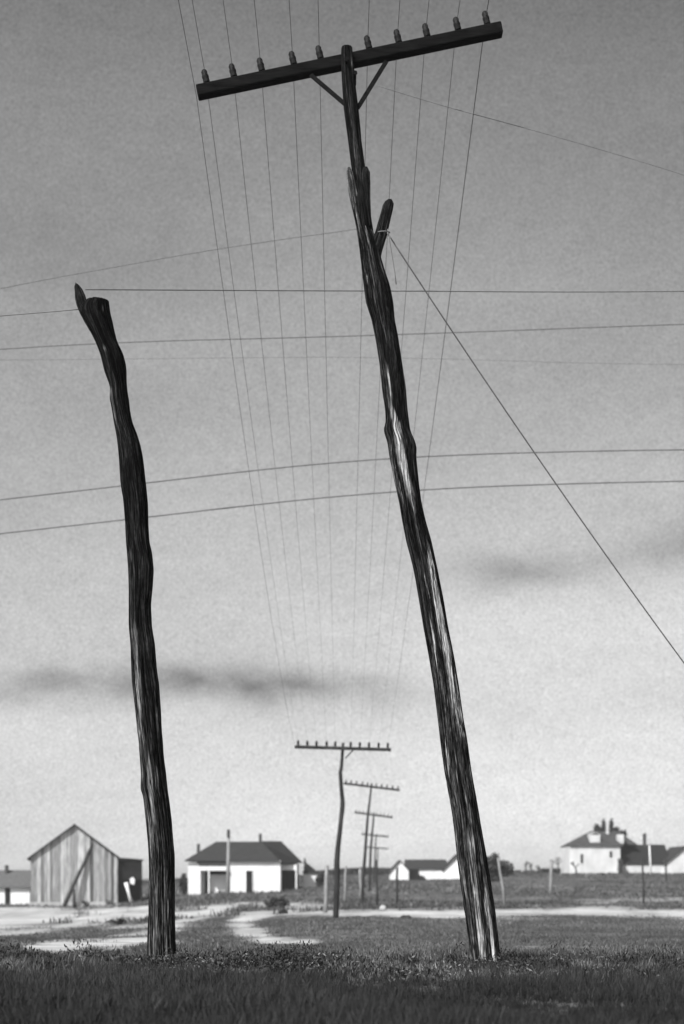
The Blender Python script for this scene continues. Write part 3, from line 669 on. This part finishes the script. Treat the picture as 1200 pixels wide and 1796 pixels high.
# open lean-to along the right side, set back a little
xl = x1 + 2.15; ya = Y0 + .35; zt = pz(1509, Y0)
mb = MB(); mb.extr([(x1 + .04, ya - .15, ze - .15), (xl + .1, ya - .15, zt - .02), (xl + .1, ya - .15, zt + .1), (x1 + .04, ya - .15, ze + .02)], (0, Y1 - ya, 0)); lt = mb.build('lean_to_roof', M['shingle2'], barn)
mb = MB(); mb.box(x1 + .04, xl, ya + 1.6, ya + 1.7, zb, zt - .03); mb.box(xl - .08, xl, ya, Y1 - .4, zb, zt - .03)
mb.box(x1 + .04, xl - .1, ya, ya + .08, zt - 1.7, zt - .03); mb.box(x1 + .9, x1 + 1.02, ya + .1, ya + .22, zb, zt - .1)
mb.build('lean_to_wall', M['dark'], barn)  # shade of the open interior is put into the dark wall colour
mb = MB(); zw = pz(1544, Y0); mb.extr([(x1 + 1.1, ya - .05, zw - .28), (x1 + 1.45, ya - .05, zw - .4), (x1 + 1.5, ya - .05, zw + .1), (x1 + 1.3, ya - .05, zw + .3), (x1 + 1.05, ya - .05, zw + .12)], (0, .045, 0)); o = mb.build('patch', M['white'], barn); o['label'] = 'small white patch on the dark lean-to'
barn.rotation_euler.z = math.atan(469 / F)
p = at(165, 1474, Y0 + .45); q = at(112, 1590, Y0 - 1.15)
mb = MB(); mb.tube([p, p.lerp(q, .35) + Vector((.05, 0, 0)), p.lerp(q, .7), Vector((q.x, q.y, gz(q.x, q.y) - .1))], [.12, .14, .17, .19], 8); o = mb.build('leaning_timber', M['postdark'], None, True, org=(q.x, q.y, gz(q.x, q.y)))
tag(o, 'long dark timber leaning diagonally on the front of the barn', 'timber')
q = ground_at(131, 1593); mb = MB(); mb.tube([q + Vector((0, 0, -.2)), q + Vector((-.02, 0, .6)), q + Vector((-.05, 0, 1.5))], [.16, .13, .09], 8); o = mb.build('stake', M['postdark'], None, True, org=q); tag(o, 'short dark stake standing before the middle of the barn front', 'stake')
p = Vector((px(221, 124), 124, pz(1548, 124))); q = Vector((px(231, 124), 124, gz(px(231, 124), 124) - .1))
mb = MB(); mb.tube([p, p.lerp(q, .5), q], [.17, .12, .15], 8); o = mb.build('leaning_post', M['white'], None, True, org=q); tag(o, 'pale post leaning in front of the dark barn side', 'post')

# low shed left of barn ----------------------------------------------
Y0 = 130.0; xa, xb = px(-120, Y0), px(53, Y0); g_ = gz(xb, Y0)
shed = empty('low_shed', ((xa + xb) / 2, Y0, g_), 'long low whitewashed shed left of the barn under a grey roof', 'shed')
zt = pz(1556, Y0)
mb = MB(); x = xa
while x < xb - .01:
    x2 = min(xb, x + random.uniform(.3, .8)); mb.box(x + .005, x2 - .005, Y0 - random.uniform(0, .03), Y0 + .1, g_ - .5, zt, random.uniform(.35, .6)); x = x2
mb.box(xa, xb, Y0 + .101, Y0 + 4, g_ - .5, zt); mb.build('wall', M['white'], shed)
mb = MB(); mb.extr([(xa - .2, Y0 - .4, zt - .05), (xa - .2, Y0 - .4, zt + .07), (xa - .2, Y0 + 2.6, pz(1526, Y0)), (xa - .2, Y0 + 5, zt + .07), (xa - .2, Y0 + 5, zt - .05)], (xb - xa + .35, 0, 0)); mb.build('roof', M['greyroof'], shed)
mb = MB(); mb.box(px(9, Y0), px(18, Y0), Y0 - .06, Y0 - .031, g_ - .3, zt - .02); mb.build('door', M['dark'], shed)
mb = MB(); mb.box(px(0, Y0), px(5, Y0), Y0 + 1.9, Y0 + 2.3, zt + .5, pz(1517, Y0)); mb.build('chimney', M['brick'], shed)

# farmhouse -----------------------------------------------------------
Y0 = 135.0
hx = lambda u: px(u, Y0)
hz = lambda v: pz(v, Y0)
gl = min(gz(hx(330), Y0), gz(hx(420), Y0), gz(hx(520), Y0)) - 1.0
house = empty('farmhouse', (hx(430), Y0, gz(hx(430), Y0)), 'white single-storey farmhouse with dark hipped roof and two porches', 'house')
W_ = M['white']
mb = MB(); mb.box(hx(399), hx(492), Y0, Y0 + 8, gl, hz(1509)); mb.build('main_wall', W_, house)
mb = MB(); mb.box(hx(331), hx(399) - .01, Y0 + 1.6, Y0 + 8, gl, hz(1513)); mb.box(hx(330), hx(352), Y0, Y0 + 1.58, gl, hz(1514)); mb.build('left_wall', W_, house)
mb = MB(); hip_roof(mb, hx(331), hx(484), Y0, Y0 + 8, hz(1509), hz(1478) + .2, hx(373), hx(455), .35); mb.build('roof', M['shingle'], house)
mb = MB(); mb.extr([(hx(352), Y0 - .42, hz(1519)), (hx(398), Y0 - .42, hz(1519)), (hx(398), Y0 + .1, hz(1508)), (hx(340), Y0 + .1, hz(1508))], (0, 0, .08)); mb.build('porch_roof', M['shingle'], house)
mb = MB(); mb.box(hx(352), hx(398.5), Y0 - .5, Y0 - .43, hz(1527), hz(1519.5)); mb.box(hx(366), hx(368.5), Y0 - .5, Y0 - .35, gl, hz(1527.1)); mb.build('porch_frame', M['trim'], house)
mb = MB(); mb.box(hx(357), hx(366), Y0 + 1.53, Y0 + 1.59, gl, hz(1527)); mb.build('door', M['dark'], house)  # dark sheet stands for the shade in the porch recess
mb = MB(); mb.box(hx(366), hx(396), Y0 + 1.53, Y0 + 1.59, hz(1534), hz(1527)); o = mb.build('window', M['dark'], house)
mb = MB(); mb.box(hx(432), hx(443), Y0 - .04, Y0 - .003, gl, hz(1528)); dr = mb.build('door', M['dark'], house)
mb = MB(); mb.box(hx(431), hx(432), Y0 - .08, Y0 - .003, gl, hz(1527)); mb.box(hx(443), hx(444), Y0 - .08, Y0 - .003, gl, hz(1527)); mb.box(hx(431), hx(444), Y0 - .08, Y0 - .003, hz(1527) + .002, hz(1525.5)); mb.build('frame', M['trim'], dr)
# back wing; the shade on its right-facing roof is put into darker shingles
mb = MB(); mb.box(hx(470), hx(519), Y0 + 3.5, Y0 + 9, gl, hz(1514)); o = mb.build('wing_wall', M['plankdark'], house); o['label'] = 'dark shaded wall of the right wing'  # white wall's porch shade is put into the dark board colour
mb = MB(); xs = [hx(452), hx(488), hx(526), hx(483)]
mb.add([(hx(450), Y0 + 4, hz(1478) + .25), (hx(490), Y0 + 4, hz(1478) + .25), (hx(527), Y0 + 2.2, hz(1512)), (hx(484) + .3, Y0 + .2, hz(1516)), (hx(527), Y0 + 9.6, hz(1512)), (hx(450), Y0 + 9.6, hz(1512))],
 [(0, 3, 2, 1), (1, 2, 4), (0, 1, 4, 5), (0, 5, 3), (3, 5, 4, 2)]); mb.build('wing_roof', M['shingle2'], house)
mb = MB(); mb.box(hx(485), hx(520), Y0 + 1.6, Y0 + 1.7, hz(1526), hz(1516.5)); mb.box(hx(517.5), hx(520), Y0 + 1.5, Y0 + 1.69, gl, hz(1526) - .01); mb.build('side_porch_frame', M['trim'], house)
mb = MB(); mb.box(hx(450), hx(455), Y0 + 3.8, Y0 + 4.4, hz(1482), hz(1460)); mb.build('chimney', M['brick'], house)
mb = MB(); mb.box(hx(336), hx(341), Y0 + 5, Y0 + 5.5, hz(1512), hz(1478)); mb.build('chimney', M['brick'], house)
mb = MB(); mb.tube([(hx(453.5), Y0 - .36, hz(1480)), (hx(485.5), Y0 - .36, hz(1509))], .05, 5)
q = Vector((px(400, 128), 128, gz(px(400, 128), 128)))
pl = empty('yard_pole', q, 'tall pale pole with a dark box on top before the farmhouse', 'pole')
mb = MB(); mb.tube([q + Vector((0, 0, -.4)), Vector((px(401, 128), 128, pz(1468, 128)))], [.20, .13], 8); mb.build('shaft', M['post'], pl, True)
mb = MB(); mb.box(px(398.5, 128), px(403.5, 128), 127.8, 128.2, pz(1469, 128) + .02, pz(1457, 128)); mb.extr([(px(398, 128), 127.75, pz(1457, 128) + .003), (px(404, 128), 127.75, pz(1457, 128) + .003), (px(401, 128), 127.75, pz(1454, 128))], (0, .5, 0)); mb.build('box', M['postdark'], pl)
# outhouse right of farmhouse
Y0 = 140.0; q = Vector((px(544, Y0), Y0, gz(px(544, Y0), Y0)))
oh = empty('outhouse', q, 'tiny white outbuilding with dark pointed roof right of the farmhouse', 'shed')
mb = MB(); mb.box(px(532, Y0), px(556, Y0), Y0, Y0 + 2, q.z - .6, pz(1532, Y0)); mb.build('wall', W_, oh)
mb = MB(); c_ = [(px(530, Y0), Y0 - .2), (px(560, Y0), Y0 - .2), (px(560, Y0), Y0 + 2.2), (px(530, Y0), Y0 + 2.2)]
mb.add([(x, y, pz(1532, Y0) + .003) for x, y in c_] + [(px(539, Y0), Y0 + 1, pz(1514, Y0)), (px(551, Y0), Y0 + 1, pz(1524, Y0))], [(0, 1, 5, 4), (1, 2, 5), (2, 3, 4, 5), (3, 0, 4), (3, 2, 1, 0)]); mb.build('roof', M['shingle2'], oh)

# middle cottage -----------------------------------------------------
Y0 = 172.0; q = Vector((px(750, Y0), Y0, gz(px(750, Y0), Y0)))
ct = empty('cottage', q, 'low white cottage with two gabled ends and a dark roof, beside the leaning pole', 'house')
zl = q.z - .8
def gw(u0, u1, vt, ve, y0, name):
    a, b_ = px(u0, y0), px(u1, y0); mb = MB(); mb.extr([(a, y0, zl), (b_, y0, zl), (b_, y0, pz(ve, y0)), ((a + b_) / 2, y0, pz(vt, y0)), (a, y0, pz(ve, y0))], (0, 6, 0)); mb.build(name, W_, ct)
    mb = MB(); gable_roof(mb, a, b_, y0, y0 + 6, pz(ve, y0), pz(vt, y0), .12, .22); mb.build('gable_roof', M['shingle'], ct)
gw(686, 717, 1510, 1527, Y0, 'left_gable'); gw(779, 832, 1499, 1525, Y0, 'right_gable')
mb = MB(); mb.box(px(717, Y0) + .01, px(779, Y0) - .01, Y0 + .4, Y0 + 5, zl, pz(1524, Y0)); mb.build('wall', W_, ct)
mb = MB(); mb.extr([(px(712, Y0), Y0 + .22, pz(1525, Y0)), (px(712, Y0), Y0 + .22, pz(1523, Y0)), (px(712, Y0), Y0 + 3.1, pz(1507, Y0)), (px(712, Y0), Y0 + 6, pz(1525, Y0))], (px(786, Y0) - px(712, Y0), 0, 0)); mb.build('roof', M['shingle'], ct)
mb = MB(); mb.box(px(718, Y0), px(735, Y0), Y0 + .33, Y0 + .397, zl, pz(1525, Y0)); mb.build('door', M['dark'], ct)  # dark sheet paints the shade of the recessed porch

# right farmhouse ------------------------------------------------------
Y0 = 200.0; hx = lambda u: px(u, Y0); hz = lambda v: pz(v, Y0)
q = Vector((hx(1050), Y0, gz(hx(1050), Y0))); gl = min(gz(hx(1000), Y0), gz(hx(1200), Y0)) - 1
rh = empty('tall_farmhouse', q, 'tall pale farmhouse with hipped roof, white dormers and long dark wing at right', 'house')
mb = MB(); mb.box(hx(999), hx(1088), Y0, Y0 + 8, gl, hz(1483)); mb.build('main_wall', M['pale'], rh)
mb = MB(); hip_roof(mb, hx(1002), hx(1090), Y0, Y0 + 8, hz(1483), hz(1456), hx(1045), hx(1066), .3); hip_roof(mb, hx(1060), hx(1122), Y0 + 2.8, Y0 + 9, hz(1480) + .01, hz(1455), hx(1090), hx(1098), .2); mb.build('roof', M['midroof'], rh)
mb = MB(); mb.box(hx(1036), hx(1054), Y0 + .6, Y0 + 3, hz(1482), hz(1464)); o = mb.build('dormer', M['pale'], rh); mb = MB(); gable_roof(mb, hx(1036), hx(1054), Y0 + .6, Y0 + 3, hz(1464), hz(1460), .06, .05); mb.build('dormer_roof', M['pale'], o)
mb = MB(); mb.box(hx(1088), hx(1098), Y0 + 1.6, Y0 + 3, hz(1479), hz(1463)); o = mb.build('dormer', M['pale'], rh)
mb = MB(); mb.box(hx(1018), hx(1023), Y0 - .04, Y0 - .003, hz(1514), hz(1498)); w1 = mb.build('window', M['pane'], rh)
mb = MB(); mb.box(hx(1017), hx(1024), Y0 - .08, Y0 - .003, hz(1515), hz(1514)); mb.build('sill', M['trim'], w1)
mb = MB(); mb.box(hx(1069), hx(1074), Y0 - .04, Y0 - .003, hz(1504), hz(1493)); mb.build('window', M['pane'], rh)
mb = MB(); mb.box(hx(1088) + .01, hx(1170), Y0 + 1.4, Y0 + 8, gl, hz(1514)); mb.build('wing_wall', M['pale'], rh)
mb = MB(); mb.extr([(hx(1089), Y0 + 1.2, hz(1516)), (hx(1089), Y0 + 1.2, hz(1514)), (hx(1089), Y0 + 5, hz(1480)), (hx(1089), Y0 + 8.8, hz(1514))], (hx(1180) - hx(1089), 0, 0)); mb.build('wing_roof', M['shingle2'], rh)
mb = MB(); mb.box(hx(1084) + .3, hx(1092), Y0 - .4, Y0 + .8, gl, hz(1508)); mb.build('porch_post', M['postdark'], rh)
mb = MB(); a, b_ = hx(1168), hx(1232); mb.extr([(a, Y0 - 1, gl), (b_, Y0 - 1, gl), (b_, Y0 - 1, hz(1512)), ((a + b_) / 2, Y0 - 1, hz(1486)), (a, Y0 - 1, hz(1512))], (0, 9, 0)); mb.build('gable_wing', M['pale'], rh)
mb = MB(); gable_roof(mb, a, b_, Y0 - 1, Y0 + 8, hz(1512), hz(1486), .18, .3); mb.build('gable_roof', M['shingle'], rh)
mb = MB(); mb.box(hx(1141), hx(1146), Y0 + 4.6, Y0 + 5.2, hz(1484), hz(1463)); mb.extr([(hx(1140.5), Y0 + 4.5, hz(1463)), (hx(1146.5), Y0 + 4.5, hz(1463)), (hx(1144), Y0 + 4.5, hz(1459))], (0, .8, 0)); mb.build('chimney', M['brick'], rh)

# dark low shed on the right
Y0 = 215.0; q = Vector((px(970, Y0), Y0, gz(px(970, Y0), Y0)))
ds = empty('dark_shed', q, 'low dark shed between the bare trees left of the tall farmhouse', 'shed')
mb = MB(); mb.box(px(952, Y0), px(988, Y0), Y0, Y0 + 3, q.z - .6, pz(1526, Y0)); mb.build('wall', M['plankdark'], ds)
mb = MB(); mb.extr([(px(950, Y0), Y0 - .3, pz(1526, Y0)), (px(950, Y0), Y0 - .3, pz(1525, Y0)), (px(950, Y0), Y0 + 3.2, pz(1522.5, Y0)), (px(950, Y0), Y0 + 3.2, pz(1525, Y0))], (px(990, Y0) - px(950, Y0), 0, 0)); mb.build('roof', M['shingle'], ds)

# ------------------------------------------------------------------ trees and shrubs
def leafy(blobs, Y, n, label, name='tree', cat='tree', lsize=.22, trunk=None, group=None, dY=1.6):
    u0 = sum(b[0] for b in blobs) / len(blobs); bx = px(u0, Y); q = Vector((bx, Y, gz(bx, Y)))
    root = empty(name, q, label, cat, group)
    mb = MB(); tot = sum(b[2] * b[3] for b in blobs)
    for (u, v, ru, rv) in blobs:
        c = at(u, v, Y); rx, rz = ru * Y / F, rv * Y / F; m_ = int(n * ru * rv / tot)
        clumps = [Vector((random.gauss(0, .5), random.gauss(0, .5), random.gauss(0, .5))) for _ in range(max(4, m_ // 40))]
        for k_ in range(m_):
            cl = random.choice(clumps); d = cl + Vector((random.gauss(0, .3), random.gauss(0, .3), random.gauss(0, .42)))
            if d.length > 1.4: d *= random.uniform(.7, 1.35) / d.length
            p = c + Vector((d.x * rx, d.y * min(rx, dY), d.z * rz))
            if p.z < q.z - .1: p.z = q.z + random.random() * .3
            a = Vector((random.gauss(0, 1), random.gauss(0, 1), random.gauss(0, 1))).normalized(); b_ = a.orthogonal().normalized(); s_ = lsize * random.uniform(.5, 1.2)
            mb.add([p - a * s_, p + b_ * s_ * .4, p + a * s_, p - b_ * s_ * .4], [(0, 1, 2, 3)], random.uniform(.1, .9))
    mb.build('crown', M['leaf'], root)
    mb = MB()
    for (u, v, ru, rv) in blobs:
        c = at(u, v, Y); mb.tube([Vector((q.x + (c.x - q.x) * .25, Y, q.z - .2)), Vector((q.x + (c.x - q.x) * .6, Y, (q.z + c.z) / 2)), c], [.16, .1, .04], 6)
    mb.build('trunk', M['branch'], root, True)
    return root
leafy([(1057, 1457, 5, 17), (1046, 1456, 5, 9), (1051, 1464, 8, 10)], 213, 1300, 'dark tree rising behind the left dormer of the tall farmhouse', lsize=.24)
leafy([(1073, 1456, 4, 17), (1082, 1464, 8, 10), (1092, 1463, 6, 6)], 211, 1300, 'dark tree with a narrow peak behind the tall farmhouse, nearer its right dormer', lsize=.24)
leafy([(868, 1522, 9, 20), (856, 1524, 12, 16), (884, 1524, 14, 12)], 150, 1500, 'dark bushy evergreen clump just right of the leaning pole', lsize=.25)
leafy([(322, 1550, 6, 14)], 138, 400, 'small dark shrub against the left end of the farmhouse', 'shrub', 'shrub', .2)
leafy([(536, 1518, 3, 12)], 146, 160, 'narrow dark bush peeping over the outbuilding right of the farmhouse', 'shrub', 'shrub', .2)
leafy([(565, 1546, 8, 12)], 140, 400, 'dark shrub between the outbuilding and the first fence post', 'shrub', 'shrub', .2)
leafy([(738, 1543, 10, 6)], 166, 300, 'low dark shrub in front of the cottage wall', 'shrub', 'shrub', .2)
g_ = ground_at(487, 1594); leafy([(487, 1584, 18, 9)], g_.y, 500, 'round dark shrub beside the bend of the pale track', 'shrub', 'shrub', .12)
g_ = ground_at(1088, 1534); leafy([(1086, 1522, 5, 12)], 196, 200, 'narrow dark shrub at the corner of the tall farmhouse', 'shrub', 'shrub', .2)
for (u, v, w_, lab) in ((497, 1603, 7, 'small weed on the pale track by the round shrub'), (206, 1622, 12, 'dark weed patch on the bare ground before the barn'), (190, 1588, 10, 'dark weed at the right foot of the barn front'), (150, 1590, 7, 'low dark weed by the stake at the barn')):
    g_ = ground_at(u, v); leafy([(u, v - 4, w_, 5)], g_.y, 200, lab, 'weed', 'weed', .08, dY=.5)
def bare_tree(u, Y, vtop, label, seed, spread=.6):
    random.seed(seed); x = px(u, Y); q = Vector((x, Y, gz(x, Y))); hh = pz(vtop, Y) - q.z
    root = empty('bare_tree', q, label, 'tree', 'small bare trees')
    tr = MB(); tr.tube([q - Vector((0, 0, .3)), q + Vector((.05, 0, hh * .3)), q + Vector((-.03, 0, hh * .55))], [.13, .11, .09], 6); tr.build('trunk', M['branch'], root, True)
    mb = MB()
    def br(p, d, L_, r, lev):
        e = p + d * L_; mid = p.lerp(e, .5) + Vector((random.gauss(0, .05), random.gauss(0, .05), random.gauss(0, .05))) * L_
        mb.tube([p, mid, e], [r, r * .8, r * .55], 5)
        if lev:
            for _ in range(random.choice([2, 3, 3])):
                nd_ = (d + Vector((random.gauss(0, spread), random.gauss(0, spread), random.gauss(.1, .35)))).normalized(); br(p.lerp(e, random.uniform(.5, 1)), nd_, L_ * .65, r * .6, lev - 1)
    top = q + Vector((-.03, 0, hh * .55))
    for _ in range(4): br(top, Vector((random.gauss(0, spread), random.gauss(0, spread), .7)).normalized(), hh * .28, .07, 3)
    mb.build('crown', M['branch'], root, True)
bare_tree(922, 190, 1510, 'bare little tree farthest left of the row right of the evergreen clump', 3)
bare_tree(932, 200, 1514, 'thin bare tree second from the left in the row', 5)
bare_tree(944, 196, 1518, 'short bare tree just left of the low dark shed', 8)
bare_tree(979, 205, 1503, 'tallest bare tree, at the right end of the low dark shed', 12, .8)
bare_tree(1010, 185, 1512, 'spindly bare tree before the left corner of the tall farmhouse', 17, .3)
random.seed(5)
# far low scrub along the horizon
mb = MB()
for k_ in range(15000):
    r_ = random.random()
    u = random.uniform(545, 705) if r_ < .45 else random.uniform(-100, 1320)
    Y = random.uniform(225, 262) if r_ < .45 else random.uniform(240, 330)
    x = px(u, Y); base_h = (1.1 + .9 * mn.noise(Vector((x * .12, 3, 0)))) if r_ < .45 else (.35 + .5 * mn.noise(Vector((x * .08, 9, 0))))
    p = Vector((x, Y, gz(x, Y) + max(.05, base_h) * random.random() ** .7))
    a = Vector((random.gauss(0, 1), random.gauss(0, 1), random.gauss(0, 1))).normalized(); b_ = a.orthogonal().normalized(); s_ = .25
    mb.add([p - a * s_, p + b_ * s_ * .5, p + a * s_, p - b_ * s_ * .5], [(0, 1, 2, 3)], random.uniform(.2, .95))
o = mb.build('scrub', M['leaf']); tag(o, 'low grey scrub along the far horizon', 'scrub', kind='stuff')

# ------------------------------------------------------------------ fence posts
POSTS = [(574, 1517, 570, 1601, 3.6, 'post', 'stout pale fence post just left of the crooked telegraph pole'),
 (607, 1519, 604, 1585, 2.2, 'post', 'thin fence post just right of the crooked telegraph pole'),
 (632, 1524, 634, 1578, 2.8, 'post', 'short pale fence post left of the third telegraph pole foot'),
 (661, 1508, 661, 1592, 2.0, 'postdark', 'tall thin dark fence post right of the far telegraph poles'),
 (697, 1521, 696, 1585, 2.2, 'postdark', 'dark fence post before the left gable of the cottage'),
 (874, 1504, 886, 1589, 2.3, 'post', 'thin pale fence post leaning left, right of the big pole'),
 (968, 1510, 965, 1569, 3.0, 'post', 'pale upright fence post before the low dark shed'),
 (1127, 1503, 1129, 1585, 1.7, 'postdark', 'tall dark fence post before the wing of the tall farmhouse'),
 (1168, 1500, 1168, 1545, 1.3, 'postdark', 'thinnest dark post near the right gable of the tall farmhouse')]
for (u0, v0, u1, v1, hw, mt, lab) in POSTS:
    b0 = ground_at(u1, v1); Y = b0.y; tp = at(u0, v0, Y); sc = Y / F
    mb = MB(); pts = [b0 + Vector((0, 0, -.25)), b0.lerp(tp, .35) + Vector((.02, 0, 0)), b0.lerp(tp, .7) + Vector((-.015, 0, 0)), tp - Vector((0, 0, .04)), tp]
    mb.tube(pts, [hw * sc * 1.15, hw * sc, hw * sc * .95, hw * sc * .9, hw * sc * .55], 8)
    o = mb.build('fence_post', M[mt], None, True, org=b0); tag(o, lab, 'fence post', 'fence posts in the field')
b0 = Vector((px(1142, 190), 190, gz(px(1142, 190), 190))); mb = MB(); mb.tube([b0 - Vector((0, 0, .3)), Vector((px(1139, 190), 190, pz(1483, 190)))], [.13, .09], 8)
o = mb.build('white_pole', M['trim'], None, True, org=b0); tag(o, 'slender white pole in front of the dark farmhouse wing', 'pole')
def rock(u, v, ru, h_px, mat, name, lab, cat, seed):
    b0 = ground_at(u, v); s = b0.y / F; mb = MB(); n_ = 14
    for i in range(n_ // 2 + 1):
        ph = math.pi * i / (n_ // 2)
        pass
    vs = []; fs = []
    for i in range(8):
        ph = math.pi * i / 7
        for j in range(12):
            th = 2 * math.pi * j / 12; d = Vector((math.sin(ph) * math.cos(th), math.sin(ph) * math.sin(th), math.cos(ph))); k_ = 1 + .35 * mn.noise(d * 1.5 + Vector((seed, 0, 0)))
            vs.append(b0 + Vector((d.x * ru * s * k_, d.y * ru * s * k_, (d.z * .7 + .3) * h_px * s * k_)))
    fs = [(i * 12 + j, (i + 1) * 12 + j, (i + 1) * 12 + (j + 1) % 12, i * 12 + (j + 1) % 12) for i in range(7) for j in range(12)]
    mb.add(vs, fs); o = mb.build(name, mat, None, True, org=b0); tag(o, lab, cat)
rock(672, 1596, 6, 9, M['stone'], 'rock', 'pale boulder at the far edge of the track', 'rock', 2)
rock(712, 1612, 11, 7, M['postdark'], 'rock', 'dark low boulder at the near edge of the track', 'rock', 5)

# ------------------------------------------------------------------ thin dusty air
hm = bpy.data.materials.new('haze'); hm.use_nodes = True; t = hm.node_tree; t.nodes.clear()
pv = nd(t, 'ShaderNodeVolumePrincipled'); pv.inputs['Density'].default_value = 0.0004; pv.inputs['Color'].default_value = (.9, .9, .9, 1); pv.inputs['Anisotropy'].default_value = 0.2
oo = nd(t, 'ShaderNodeOutputMaterial'); t.links.new(pv.outputs[0], oo.inputs['Volume'])
mb = MB(); mb.box(-5200, 5200, -75, 3300, -12, 14); o = mb.build('haze', hm); tag(o, 'thin pale haze over the fields', 'haze', kind='stuff')
